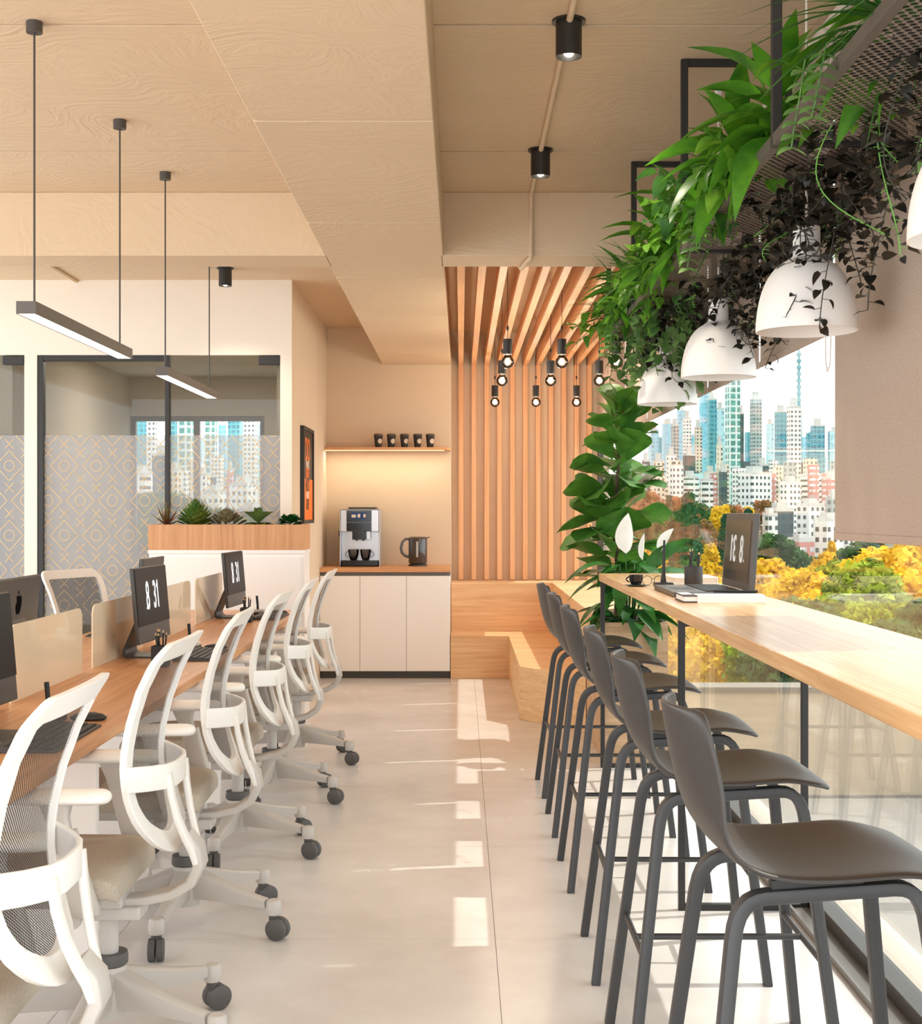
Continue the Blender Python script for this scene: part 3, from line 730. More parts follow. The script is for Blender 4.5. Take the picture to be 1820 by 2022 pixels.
def make_mouse():
    r = thing('mouse', 'x', 'mouse', (0,0,0), 0, 'mice on the desk')
    b = MB(); b.lathe([(0,.0255),(.012,.025),(.024,.020),(.031,.011),(.031,.006),(.026,.0),(0,0)], 28, M=Matrix.Diagonal((1.75,1,.9,1))); b.build('shell', M_KEYC, r, smooth=True, angle=0)
    return r
mo = make_mouse()
for i, y in enumerate((4.04,6.13,8.26)): place(mo, i==0, (-1.10,y,.7352), 0, 'flat dark mouse beside the keyboard at the %s' % DL[i])
place(mo, False, (-1.80,7.27,.7352), 0, 'flat dark mouse on the far side of the desk')
def make_stand():
    r = thing('desk_pen_stand', 'x', 'pen stand', (0,0,0), 0, 'desk pens on stands')
    b = MB(); b.box(-.032,.032,-.04,.04,0,.018); b.build('base', M_KEYC, r, bevel=.003)
    b = MB(); b.box(-.03,.03,-.038,.038,.0182,.034); b.build('pale_block', M_PALE, r, bevel=.003)
    b = MB(); b.sweep([(-.012,0,.034),(-.014,0,.07),(-.018,0,.115)], rrect(.013,.013,.003), up=(0,1,0)); b.build('pen', M_PEN, r, smooth=True)
    return r
ds = make_stand()
for i, y in enumerate((4.02,6.12,8.16)): place(ds, i==0, (-1.20,y,.7352), 0, 'small black and pale stand with an upright pen at the %s' % DL[i])

def make_pencil(L):
    b = MB(); b.cyl((0,0), .0036, 0, L-.012, 6); o = b.build('pencil', M_PEN)
    b = MB(); b.cyl((0,0), .0036, L-.012, L, 8, r2=.0006); b.build('tip', M_TIP, o)
    o['category'] = 'pencil'
    return o
PN = 0
def pencils(n, x, y, z, spread, L, group, label):
    p0 = make_pencil(L)
    for i in range(n):
        o = p0 if i == 0 else copy_tree(p0)
        a = 2*PI*i/n+.4; rr = spread
        o.location = (x+rr*math.cos(a), y+rr*math.sin(a), z)
        o.rotation_euler = (-R(5+2*(i%3))*math.sin(a), R(5+2*(i%3))*math.cos(a), a)
        o.scale = (1,1,.88+.05*((i*2)%4))
        o['label'] = label; o['group'] = group
for i, y in enumerate((5.44,7.62)):
    r = thing('pencil_pot', 'square black pencil pot on the desk beside the %s' % ['middle monitor','far monitor'][i], 'pencil pot', (-1.195,y,.7352))
    b = MB(); w = .031
    b.box(-w,w,-w,w,0,.004); b.box(-w,-w+.004,-w,w,.004,.083); b.box(w-.004,w,-w,w,.004,.083); b.box(-w+.004,w-.004,-w,-w+.004,.004,.083); b.box(-w+.004,w-.004,w-.004,w,.004,.083); b.build('pot', M_PEN, r)
    pencils(6, -1.195, y, .7395, .014, .15, 'pencils in the %s pot' % ['middle desk','far desk'][i], 'black pencil in the square pot beside the %s' % ['middle monitor','far monitor'][i])

# ================================================================== TASK CHAIRS
M_CHW = pbr('chair_white', (238,234,228), .35); M_CHG = pbr('chair_light_grey', (196,190,183), .4); M_CAST = pbr('caster_grey', (84,81,79), .5)
m = pbr('seat_fabric', (205,192,174), .9, bump=.5, bscale=420, var=.3, vscale=330); M_SEAT = m
M_MESH = holes('mesh_fabric', (34,32,32), .0088, .0074, (1,2), .00195)
def interp(tab, z):
    if z <= tab[0][0]: return tab[0][1]
    for (a,fa),(c,fc) in zip(tab, tab[1:]):
        if z <= c: t = (z-a)/(c-a); t = t*t*(3-2*t)*.3+t*.7; return fa+(fc-fa)*t
    return tab[-1][1]
PROF = [(.49,.175),(.54,.148),(.60,.124),(.66,.108),(.72,.102),(.78,.108),(.85,.125),(.92,.150),(.98,.176),(1.035,.204)]
def make_chair():
    r = thing('task_chair', 'x', 'chair', (0,0,0), 0, 'white mesh task chairs around the desk')
    # seat
    b = MB(); rows = []
    sx = [-.42,-.41,-.36,-.28,-.18,-.08,.02,.06,.075]
    def seat_shell(zoff, thick, grow):
        top = []; bot = []
        for k, x in enumerate(sx):
            hw = (.225,.235,.25,.255,.255,.25,.235,.22,.20)[k]+grow
            xx = x+(grow if k > 4 else -grow)*.8
            drop = (-.02,-.008,.0,.004,.0,.0,.004,-.006,-.02)[k]
            top.append([(xx, hw*t, zoff+drop-.012*(abs(t)**4)*(1.6 if abs(t) > .9 else 1)+.006*t*t) for t in (-1,-.92,-.6,-.2,.2,.6,.92,1)])
            bot.append([(xx, hw*t, zoff+drop-thick) for t in (-1,-.92,-.6,-.2,.2,.6,.92,1)])
        return top, bot
    top, bot = seat_shell(.487, .06, 0)
    nr, nc = len(top), len(top[0]); vs = [p for row in top for p in row]+[p for row in bot for p in row]; o = nr*nc
    fs = [(i*nc+j,i*nc+j+1,(i+1)*nc+j+1,(i+1)*nc+j) for i in range(nr-1) for j in range(nc-1)]
    fs += [tuple(o+q for q in reversed(f)) for f in list(fs)]
    ring = [j for j in range(nc)]+[i*nc+nc-1 for i in range(1,nr)]+[(nr-1)*nc+j for j in range(nc-2,-1,-1)]+[i*nc for i in range(nr-2,0,-1)]
    for a, c in zip(ring, ring[1:]+ring[:1]): fs.append((a,o+a,o+c,c))
    b.add(vs, fs); b.build('seat', M_SEAT, r, smooth=True, angle=0, sub=2)
    b = MB(); b.prism([(-.36,-.19),(.02,-.20),(.06,-.14),(.06,.14),(.02,.20),(-.36,.19)], .405, .425); b.prism([(-.30,-.07),(.05,-.07),(.05,.07),(-.30,.07)], .36, .405); b.box(-.10,.09,-.05,.05,.325,.36)
    ss = b.build('seat_mechanism', M_CHG, r, bevel=.008)
    b = MB(); b.tube([(-.02,-.18,.385),(-.02,-.235,.385)],.009,10); b.cyl((0,0),.018,0,.02,14,M=Matrix.Translation((-.02,-.235,.385))@Matrix.Rotation(R(90),4,'X')); b.build('lever_knob', M_CHG, ss, smooth=True)
    # back frame: closed flat band
    out_ = []
    def wside(z): return .200+(.235-.200)*min(1,max(0,(z-.66)/.30))
    rt = .055
    for k in range(9):
        t = -1+2*k/8; out_.append((t*(.235-rt), 1.035))
    for k in range(1,7):
        a = R(90-15*k); out_.append((.235-rt+rt*math.cos(a), 1.035-rt+rt*math.sin(a)))
    for k in range(1,9):
        z = .96-(.96-.66)*k/8; out_.append((wside(z), z))
    for k in range(1,18):
        a = -PI*k/18; out_.append((.200*math.cos(a)*(1 if abs(math.cos(a))<.99 else 1), .66+.165*math.sin(a)))
    for k in range(8):
        z = .66+(.96-.66)*k/8; out_.append((-wside(z), z))
    for k in range(6):
        a = R(180-15*k); out_.append((-(.235-rt)+rt*math.cos(a), 1.035-rt+rt*math.sin(a)))
    n = len(out_); vs = []; fs = []
    def bow(y, z): return -.022*(y/.235)**2*(1 if z < .95 else max(.35,1-(z-.95)*6))
    inner = []
    for i in range(n):
        y, z = out_[i]; ya, za = out_[i-1]; yb, zb = out_[(i+1)%n]
        ty, tz = yb-ya, zb-za; L = math.hypot(ty, tz) or 1
        ny, nz = tz/L, -ty/L            # inward (outline runs clockwise)
        if (ny*(-y)+nz*(.76-z)) < 0: ny, nz = -ny, -nz
        wd = .036+.010*max(0,min(1,(z-.96)/.06))+.016*max(0,min(1,(.66-z)/.13))
        yi, zi = y+ny*wd, z+nz*wd; inner.append((yi,zi))
        x0, x1 = interp(PROF,z)+bow(y,z), interp(PROF,zi)+bow(yi,zi)
        vs += [(x0+.009,y,z),(x1+.011,yi,zi),(x1-.007,yi,zi),(x0-.009,y,z)]
    for i in range(n):
        a = 4*i; c = 4*((i+1)%n)
        for k in range(4): fs.append((a+k,a+(k+1)%4,c+(k+1)%4,c+k))
    b = MB(); b.add(vs, fs); b.build('back_frame', M_CHW, r, smooth=True, angle=0, bevel=.003, bseg=2)
    # stretched mesh
    b = MB(); rows = []
    zs = [.525,.54,.56,.59,.62,.66,.70,.74,.78,.82,.86,.90,.94,.97,.99,1.0]
    for z in zs:
        if z < .66: w = .200*math.sqrt(max(.02,1-((.66-z)/.165)**2))
        elif z <= .96: w = wside(z)
        else: w = .235-rt+math.sqrt(max(.0,rt*rt-(z-.96)**2))
        w = max(.05,w-.012)
        rows.append([(interp(PROF,z)+bow(w*t,z)-.004, w*t, z) for t in (-1,-.75,-.5,-.25,0,.25,.5,.75,1)])
    b.grid(rows); b.build('mesh_back', M_MESH, r, smooth=True, angle=0, noshade=True)
    # lumbar yoke behind the mesh
    b = MB(); path = []
    yb = [-.205,-.185,-.15,-.10,-.05,0,.05,.10,.15,.185,.205]
    for y in yb:
        t = 1-abs(y)/.205; s = math.sin(min(1,t*1.35)*PI/2)
        path.append((interp(PROF,.708)+bow(y,.708)+.006+.072*s, y, .708-.010*s))
    b.sweep(path, rrect(.012,.062,.004), up=(0,0,1))
    for s in (-1,1):
        b.sweep([(.172,s*.098,.708),(.178,s*.092,.65),(.190,s*.078,.59),(.205,s*.058,.54),(.218,s*.042,.505),(.227,s*.030,.47)], rrect(.030,.016,.005), up=(1,0,0))
    b.build('lumbar_yoke', M_CHW, r, smooth=True, angle=45)
    b = MB(); b.sweep([(.198,0,.535),(.225,0,.50),(.232,0,.46),(.212,0,.415),(.165,0,.385),(.10,0,.37),(.02,0,.365)], rrect(.085,.028,.008), up=(1,0,.01), scale=[.8,1,1,.95,.85,.8,.8]); b.build('back_support', M_CHG, r, smooth=True, angle=45)
    # arms
    for s in (-1,1):
        b = MB()
        pad = []
        P = [(-.23,.026),(-.21,.040),(-.12,.048),(-.02,.052),(.035,.048),(.062,.036),(.074,.016)]
        rows = []
        for x, hw in P:
            rows.append([(x, s*.265+hw*math.cos(R(q)), .680+(.022 if q <= 180 else .016)*math.sin(R(q))*min(1,hw/.036)) for q in range(0,360,30)])
        nn = 12
        vs = [p for rw in rows for p in rw]; fs = [(i*nn+j,i*nn+(j+1)%nn,(i+1)*nn+(j+1)%nn,(i+1)*nn+j) for i in range(len(rows)-1) for j in range(nn)]
        fs += [tuple(range(nn)), tuple(reversed(range((len(rows)-1)*nn, len(rows)*nn)))]
        b.add(vs, fs); ar = b.build('armrest', M_CHW, r, smooth=True, angle=0, sub=1)
        b = MB(); b.sweep([(-.055,s*.265,.672),(-.05,s*.268,.63),(-.035,s*.272,.57)], rrect(.042,.06,.010), up=(1,0,0), scale=[1.25,.85,.8]); b.sweep([(-.036,s*.272,.60),(.0,s*.275,.46),(.012,s*.262,.418),(.01,s*.21,.40),(-.01,s*.12,.392)], rrect(.05,.066,.012), up=(1,0,.1), scale=[.9,.95,.9,.7,.65]); b.build('arm_post', M_CHG, ar, smooth=True, angle=50)
    # column and star base
    b = MB(); b.cyl((0,0),.024,.20,.335,24); col = b.build('gas_lift', M_CHG, r, smooth=True)
    b = MB(); b.lathe([(.026,.235),(.046,.235),(.048,.225),(.048,.208),(.044,.204),(.026,.204)],24); b.build('collar', M_CAST, col, smooth=True)
    b = MB(); b.lathe([(0,.075),(.044,.075),(.046,.12),(.044,.203),(.024,.203)],28)
    for k in range(5):
        a = R(-168+72*k); M = Matrix.Rotation(a,4,'Z')
        vs = []; 
        for (x,w,z0,z1) in ((.03,.030,.10,.195),(.12,.024,.10,.168),(.22,.019,.098,.14),(.30,.017,.096,.124)):
            vs += [(x,-w*.7,z0),(x,w*.7,z0),(x,w,z1-.006),(x,w*.6,z1),(x,-w*.6,z1),(x,-w,z1-.006)]
        fs = [(i*6+j,i*6+(j+1)%6,(i+1)*6+(j+1)%6,(i+1)*6+j) for i in range(3) for j in range(6)]+[tuple(range(6)),tuple(reversed(range(18,24)))]
        b.add(vs, fs, M); b.lathe([(0,.124),(.018,.124),(.024,.118),(.025,.088),(.022,.078),(0,.078)],18,M@Matrix.Translation((.326,0,0)))
    b.build('star_base', M_CHG, r, smooth=True, angle=45)
    for k in range(5):
        a = R(-168+72*k); M = Matrix.Rotation(a,4,'Z')@Matrix.Translation((.326,0,0))@Matrix.Rotation(R(35+61*k)-a,4,'Z')
        b = MB()
        for s in (-1,1): b.lathe([(0,.0),(.030,.0),(.034,.004),(.034,.019),(.030,.022),(0,.022)],24,M@Matrix.Translation((-.014,s*.002 if s>0 else -.002,.034))@Matrix.Rotation(R(-90*s),4,'X'))
        b.cyl((0,0),.016,.03,.078,14,M=M); b.build('caster', M_CAST, r, smooth=True)
    return r
ch = make_chair()
LAB = ['nearest white mesh task chair, cut off by the left edge','second white mesh task chair from the camera along the aisle','third white mesh task chair from the camera along the aisle','fourth white mesh task chair from the camera along the aisle','fifth white mesh task chair along the aisle, second from the far end','farthest white mesh task chair along the aisle, beside the kitchen cabinet']
for i in range(6): place(ch, i==0, (-.893,[2.50,3.47,4.45,5.47,6.46,7.44][i],0), R([1,0,1.5,-.5,1,0][i]), LAB[i])
for (x,y,lb) in ((-1.97,7.40,'mesh task chair on the far side of the desk before the patterned glass'),(-2.10,5.35,'dark mesh task chair behind the left monitor with the emblem')):
    place(ch, False, (x,y,0), R(180-24), lb)

# ================================================================== BAR STOOLS
M_STOOL = pbr('stool_shell_grey', (56,51,48), .38, var=.02); M_STLEG = pbr('stool_leg_grey', (56,55,56), .42)
def make_stool():
    r = thing('bar_stool', 'x', 'stool', (0,0,0), 0, 'dark grey bar stools along the bar')
    pr = [(-.262,1.0,.135),(-.258,.985,.165),(-.249,.93,.182),(-.234,.86,.192),(-.214,.80,.198),(-.185,.752,.203),(-.145,.722,.207),(-.09,.708,.211),(-.02,.706,.214),(.06,.711,.215),(.13,.718,.214),(.18,.719,.208),(.215,.712,.196),(.230,.702,.178)]
    rows = []
    for i, (x,z,w) in enumerate(pr):
        row = []
        for t in (-1,-.8,-.5,-.2,0,.2,.5,.8,1):
            bk = max(0,min(1,(z-.74)/.12)); row.append((x+.045*bk*t*t-.004*(1-bk)*0, w*t, z+(.010*t*t*(1-bk) if i < 11 else -.004*t*t)))
        rows.append(row)
    b = MB(); b.grid(rows); b.build('seat_shell', M_STOOL, r, smooth=True, angle=0, solid=.013, sub=2)
    for s in (-1,1):
        path = [(-.245,s*.225,0),(-.171,s*.162,.60),(-.166,s*.158,.625),(-.160,s*.155,.642),(-.151,s*.152,.656),(-.140,s*.150,.666),(-.127,s*.149,.672),(-.110,s*.148,.675),(0,s*.148,.682),
                (.115,s*.148,.689),(.132,s*.149,.688),(.145,s*.150,.683),(.156,s*.152,.674),(.164,s*.155,.661),(.170,s*.158,.643),(.175,s*.162,.61),(.245,s*.225,0)]
        b = MB(); b.sweep(path, rrect(.025,.034,.0045,2), up=(0,1,0)); lf = b.build('leg_frame', M_STLEG, r, smooth=True, angle=28)
        b = MB()
        for sx in (-1,1): b.box(sx*.245-.012*1,sx*.245+.012,s*.225-.012,s*.225+.012,-.0005,.006)
        b.build('foot_cap', M_DARK, lf)
    b = MB()
    for sx in (-1,1): b.tube([(sx*.206,-.193,.30),(sx*.206,.193,.30)], .008, 10)
    b.tube([(-.206,0,.30),(.206,0,.30)], .008, 10); b.build('footrest', M_STLEG, r, smooth=True)
    b = MB(); b.box(-.10,.06,-.156,-.13,.688,.704); b.box(-.10,.06,.13,.156,.688,.704); b.box(-.06,.02,-.131,.131,.691,.701); b.build('seat_bracket', M_DARK, r)
    return r
st = make_stool()
SL = ['nearest dark grey bar stool, its seat cut by the right edge','second dark grey bar stool from the camera','third dark grey bar stool from the camera','fourth dark grey bar stool from the camera','fifth dark grey bar stool from the camera, second from the far end','farthest dark grey bar stool, beside the planter box']
for i, (x,y) in enumerate(((.640,2.55),(.636,3.38),(.634,4.13),(.632,5.08),(.634,5.90),(.634,6.68))):
    place(st, i==0, (x,y,0.0006), R([1.5,0,-1,.5,0,1][i]), SL[i])

# ================================================================== THINGS ON THE BAR
ZB = 1.0252
lp = thing('laptop', 'open dark laptop showing a mirrored clock on the bar', 'laptop', (.96,5.47,ZB))
M_LAP = pbr('laptop_grey', (78,74,71), .4); M_LSCR = pbr('laptop_screen', (44,38,35), .2); M_LDIG = emit('laptop_digits', (228,220,208), .85)
b = MB(); b.box(-.15,.14,-.27,.27,0,.02); base = b.build('base', M_LAP, lp, bevel=.004)
b = MB()
for i in range(5):
    for j in range(14): b.box(-.02+i*.027,-.02+i*.027+.023,-.235+j*.034,-.235+j*.034+.03,.0202,.0235)
b.build('keys', M_KEYC, base)
b = MB(); b.box(-.12,-.04,-.07,.07,.0202,.0208); b.build('touchpad', M_KEY, base)
T = Matrix.Translation((.135,0,.021))@Matrix.Rotation(R(4),4,'Y')
b = MB(); b.box(0,.022,-.275,.275,.0,.30,T); lid = b.build('screen_lid', M_LAP, lp, bevel=.004)
b = MB(); b.box(-.002,-.0003,-.24,.24,.03,.272,T); b.build('screen', M_LSCR, lid)
q = T @ Vector((-.0035,.01,.152)); text('clock_lettering', '.', .10, M_LDIG, lid, q+Vector((-.0015,-.148,-.014)), (R(90),0,R(90)), .8, .0004, 0); text('clock_lettering', '8  31', .15, M_LDIG, lid, q, (Matrix.Rotation(R(4),3,'Y')@Euler((R(90),0,R(90))).to_matrix()).to_euler(), .85, .0004, .002)
bk = thing('notebook', 'white and grey notebook lying at the near end beside the laptop', 'notebook', (.945,4.98,ZB))
M_PAPER = pbr('paper_white', (250,247,244), .6)
b = MB(); b.box(-.15,.14,-.09,.10,0,.005); b.box(-.15,.14,-.09,.10,.022,.026); b.build('cover', M_KEY, bk)
b = MB(); b.box(-.146,.136,-.087,.098,.0051,.0219); b.build('pages', M_PAPER, bk)
b = MB(); b.box(-.10,.142,-.0925,-.0905,.0,.0275); b.box(-.10,.142,-.0905,.0,.0261,.0275); b.build('paper_band', M_PAPER, bk)
b = MB(); b.box(-.145,-.105,-.02,.09,.0261,.0268); b.build('note_slip', M_PAPER, bk)
pn = MB(); pn.cyl((0,0),.005,0,.16,10,M=Matrix.Translation((.93,5.04,ZB+.033))@Matrix.Rotation(R(80),4,'Z')@Matrix.Rotation(R(90),4,'X')); tag(pn.build('pen', M_PEN, smooth=True), 'black pen lying across the white notebook on the bar', 'pen')
b2 = thing('book', 'closed pale book lying behind the black pencil holder on the bar', 'book', (1.06,6.30,ZB))
b = MB(); b.box(-.10,.10,-.13,.13,0,.004); b.box(-.10,.10,-.13,.13,.026,.03); b.box(.096,.10,-.13,.13,.004,.026); b.build('cover', M_PAPER, b2)
b = MB(); b.box(-.095,.0955,-.126,.126,.0041,.0259); b.build('pages', M_PALE, b2)
ph = thing('pencil_holder', 'round dark pencil holder standing on the bar by the laptop', 'pencil holder', (1.02,6.0,ZB))
M_HOLD = pbr('holder_dark', (52,49,50), .5)
b = MB(); b.lathe([(0,0),(.039,0),(.04,.002),(.04,.086),(.037,.086),(.037,.004),(0,.004)],32); b.build('holder', M_HOLD, ph, smooth=True)
pencils(7, 1.02, 6.0, ZB+.0045, .018, .165, 'pencils in the round holder', 'dark pencil in the round holder on the bar')
cp = thing('coffee_cup', 'small black coffee cup on the bar front edge', 'cup', (.765,5.98,ZB+.0065), 0)
M_CUPB = pbr('black_ceramic', (34,32,32), .2)
b = MB(); b.lathe([(0,0),(.019,0),(.024,.006),(.029,.02),(.031,.044),(.029,.044),(.026,.018),(.018,.006),(0,.006)],28); b.build('bowl', M_CUPB, cp, smooth=True)
b = MB(); b.tube([(-.029-.014*math.sin(PI*k/8),0,.036-.024*k/8) for k in range(9)],.003,8); b.build('handle', M_CUPB, cp, smooth=True)
sc = MB(); sc.lathe([(0,0),(.03,0),(.05,.005),(.05,.0064),(.03,.003),(0,.003)],32); tag(sc.build('saucer', M_CUPB, smooth=True, loc=(.765,5.98,ZB)), 'black saucer under the small coffee cup', 'saucer')
eg = thing('eyeglasses', 'thin black round eyeglasses lying next to the coffee cup', 'glasses', (.845,6.02,ZB))
for s in (-1,1):
    b = MB(); b.tube([(s*.026+.021*math.cos(2*PI*k/20), .0, .023+.021*math.sin(2*PI*k/20)) for k in range(20)],.0014,6,closed=True); b.build('rim', M_DARK, eg, smooth=True)
    b = MB(); b.tube([(s*.047,0,.026),(s*.05,.06,.022),(s*.05,.12,.008),(s*.048,.135,.002)],.0013,6); b.build('temple', M_DARK, eg, smooth=True)
b = MB(); b.tube([(-.006,0,.028),(0,-.002,.031),(.006,0,.028)],.0013,6); b.build('bridge', M_DARK, eg, smooth=True)
dl = thing('desk_pen_stand', 'slim black upright pen on a flat base beside the eyeglasses on the bar', 'pen stand', (.895,6.05,ZB), 0, 'desk pens on stands')
b = MB(); b.box(-.04,.04,-.04,.04,0,.013); b.build('base', M_DARK, dl, bevel=.002)
b = MB(); b.sweep([(0,0,.013),(0,0,.03),(.001,0,.06),(.002,0,.12),(.004,0,.20)], rrect(.022,.014,.003), up=(0,1,0), scale=[1.25,1,.7,.55,.4]); b.build('pen', M_DARK, dl, smooth=True)

# ================================================================== DOME PENDANTS
M_DOME = pbr('matte_white_dome', (240,236,232), .6)
proto = thing('dome_pendant_lamp', 'x', 'hanging lamp', (0,0,0), 0, 'white dome pendant lamps over the bar')
b = MB()
prof = [(.037,.285),(.037,.212),(.042,.206)]
for k in range(0,13):
    a = R(72-6*k) if k < 12 else 0
    prof.append((.139*math.cos(a)**.72, .205*math.sin(a)**1.0 if k < 12 else 0))
inn = [(r_-.004, z_) for r_, z_ in reversed(prof[3:])]
b.lathe(prof+inn+[(0,.19)], 48); b.build('shade', M_DOME, proto, smooth=True, angle=50)
b = MB(); b.cyl((0,0),.0365,.2855,.29,24); b.tube([(0,0,.29),(0,0,ZC-1.85)],.004,8); cd = b.build('cord', M_PALE, proto, smooth=True)
b = MB(); b.cyl((0,0),.014,ZC-1.85-.02,ZC-1.85,20); b.build('ceiling_rose', M_DOME, cd, smooth=True)
b = MB(); b.sphere((0,0,.08),.03,16,10); b.build('bulb', M_DOME, proto, smooth=True)
for i, (y, lb) in enumerate(((2.50,'white dome lamp over the bar, cut off by the right edge'),(3.80,'large white dome lamp over the bar, second from the camera'),(5.10,'white dome lamp over the bar, third from the camera'),(6.36,'smallest looking white dome lamp, nearest the tall plant'))):
    place(proto, i==0, (.96,y,1.851), 0, lb)

# ================================================================== BARE BULBS
M_BULB = glass('bulb_glass', (1,.97,.92), 1.0)
M_FIL = emit('filament_glow', (255,236,205), 30)
proto = thing('bulb_pendant', 'x', 'hanging lamp', (0,0,0), 0, 'bare bulb pendants under the slats')
b = MB(); b.sphere((0,0,0),.038,24,14); b.lathe([(.03,.022),(.017,.040),(.016,.05)],20); b.build('bulb', M_BULB, proto, smooth=True)
b = MB(); b.sphere((0,0,0),.017,14,10); b.build('filament', M_FIL, proto, smooth=True)
b = MB(); b.cyl((0,0),.027,.045,.135,24); b.build('socket', M_DARK, proto, smooth=True)
b = MB(); b.tube([(0,0,.135),(0,0,ZC-2.235)],.002,6); b.sphere((0,0,.20),.007,10,8,sz=2.4); b.build('cord', M_DARK, proto, smooth=True)
k = 0
for row, (y, us, rn) in enumerate(((8.07,(92,199,307),'front row'),(9.22,(81,177,273),'middle row'),(11.03,(67,148,228),'back row'))):
    for j, u in enumerate(us):
        o = place(proto, k==0, (u*y/2700.0,y,2.235), 0, 'bare round bulb on a black cord, %s, %s of three' % (rn, ['left','middle','right'][j])); k += 1
        l = bpy.data.lights.new('bulb_light', 'POINT'); l.energy = 5 if (row, j) == (0, 2) else 19; l.color = (1,.88,.72); l.shadow_soft_size = .019
        lo = bpy.data.objects.new('bulb_light', l); C.objects.link(lo); lo.location = (u*y/2700.0,y,2.235)
# ================================================================== LEAVES
def leaf_mesh(L, W, shape='ovate', droop=.3, fold=.25, n=6, wave=0.0):
    """leaf along +x, returns verts, faces"""
    vs = []; fs = []
    for i in range(n+1):
        t = i/n
        if shape == 'ovate': w = math.sin(PI*min(1,t**.75))**.8
        elif shape == 'obovate': w = (math.sin(PI*min(1,t**1.5)))**.55*(.5+.5*t)*1.1+.03
        elif shape == 'lance': w = math.sin(PI*t**.8)**1.0
        elif shape == 'blade': w = (1-t**2.2)*min(1,t*6+.35)
        elif shape == 'heart': w = (math.sin(PI*min(1,(t*.93+.07)**.6)))**.75
        else: w = math.sin(PI*t)
        if i == n: w = 0.02
        w *= W/2
        x = L*t*(1-.25*droop*t*abs(droop)); z = -droop*L*t*t*.75
        zz = fold*w
        wv = wave*W*math.sin(t*9)
        vs += [(x,-w,z+zz+wv),(x,0,z),(x,w,z+zz-wv)]
    for i in range(n):
        a = 3*i; fs += [(a,a+1,a+4,a+3),(a+1,a+2,a+5,a+4)]
    return vs, fs
def orient(loc, az, el, roll=0.0, s=1.0):
    return Matrix.Translation(loc)@Matrix.Rotation(az,4,'Z')@Matrix.Rotation(-el,4,'Y')@Matrix.Rotation(roll,4,'X')@Matrix.Scale(s,4)
G_FIG = leafmat('fig_leaf', (98,152,56), (62,112,42), .4, .25)
G_LILY = leafmat('lily_leaf', (60,120,48), (38,86,36), .35, .2)
G_BRIGHT = leafmat('bright_leaf', (104,168,42), (54,112,28), .4, .4)
G_GREY = leafmat('grey_green_leaf', (112,146,84), (68,108,52), .5, .3); G_LIME = leafmat('lime_leaf', (122,176,52), (62,118,34), .4, .4); G_MID = leafmat('mid_leaf', (72,124,50), (38,80,32), .45, .3)
G_PALE = leafmat('pale_round_leaf', (140,180,110), (92,140,70), .5, .35)
G_DARKV = leafmat('backlit_vine_leaf', (40,36,26), (16,15,12), .4, .05)  # near-black: backlit shade put into the leaf colour
G_VSTEM = pbr('vine_stem', (110,170,70), .6); G_DKSTEM = pbr('dark_stem', (44,42,28), .6); G_BARK = pbr('bark_brown', (88,68,50), .9, bump=.4, bscale=80)
G_SPATHE = leafmat('white_spathe', (246,244,240), (232,230,226), .5, .3)
rnd = random.Random(11)

# ------------------------------------------------------------------ fiddle leaf plant and lily
fp = thing('fiddle_leaf_fig', 'tall fiddle leaf fig with big glossy leaves rising from the planter box', 'plant', (.90,7.95,.7252))
tr_pts = [(0,0,0),(.015,.0,.25),(-.01,.01,.55),(.01,-.01,.85),(.03,0,1.1),(.05,0,1.22)]
b = MB(); b.tube(tr_pts, .013, 10, scale=[1.2,1.05,.95,.8,.6,.4]); b.build('trunk', G_BARK, fp, smooth=True)
b = MB(); N_L = 84
for i in range(N_L):
    t = i/(N_L-1); z = .22+t*1.0
    k = min(len(tr_pts)-2, int(z/1.22*(len(tr_pts)-1))); x0, y0 = tr_pts[k][0], tr_pts[k][1]
    az = i*2.39996+.4; el = R(2+48*t**1.5)+rnd.uniform(-.35,.65)
    s = (.205+.075*math.sin(PI*min(1,t*1.1+.1)))*rnd.uniform(.85,1.15)
    vs, fs = leaf_mesh(s, s*.80, 'obovate', rnd.uniform(.1,.6), .18, 10, .025)
    b.add(vs, fs, orient((x0+.04*math.cos(az), y0+.04*math.sin(az), z), az, el, rnd.uniform(-.8,.8)))
    b.tube([(x0,y0,z-.012),(x0+.045*math.cos(az),y0+.045*math.sin(az),z)], .003, 5)
b.build('foliage', G_FIG, fp, smooth=True, angle=0, noshade=True)
pl = thing('peace_lily', 'dark green peace lily with white blooms drooping over the planter box', 'plant', (.92,7.50,.7252))
b = MB()
for i in range(34):
    az = i*2.39996; L = rnd.uniform(.20,.30); h = rnd.uniform(.02,.34) if i > 10 else rnd.uniform(.0,.10)
    el = rnd.uniform(-.45,.75); r0 = .05+.05*rnd.random()
    p0 = (r0*math.cos(az), r0*math.sin(az)*1.2, h+.02)
    vs, fs = leaf_mesh(L, L*.40, 'lance', rnd.uniform(.4,1.0), .3, 7, .02)
    b.add(vs, fs, orient(p0, az, el, rnd.uniform(-.3,.3)))
    b.tube([(0.02*math.cos(az),.02*math.sin(az),-.002),(p0[0]*.7,p0[1]*.7,h*.5),p0], .0035, 5)
for (p0, az, el, L) in (((.07,-.05,.27),R(-25),R(52),.34),((.09,-.02,.28),R(-6),R(12),.36),((-.05,-.05,.30),R(200),R(-8),.36),((-.05,-.10,.05),R(215),R(-5),.30),((.03,-.1,.1),R(-60),R(-20),.26)):
    vs, fs = leaf_mesh(L, L*.38, 'lance', .4, .25, 8, .0); b.add(vs, fs, orient(p0, az, el, .9 if el > .5 else .2))
    b.tube([(0,0,0),(p0[0]*.5,p0[1]*.5,p0[2]*.6),p0], .004, 5)
b.build('foliage', G_LILY, pl, smooth=True, angle=0, noshade=True)
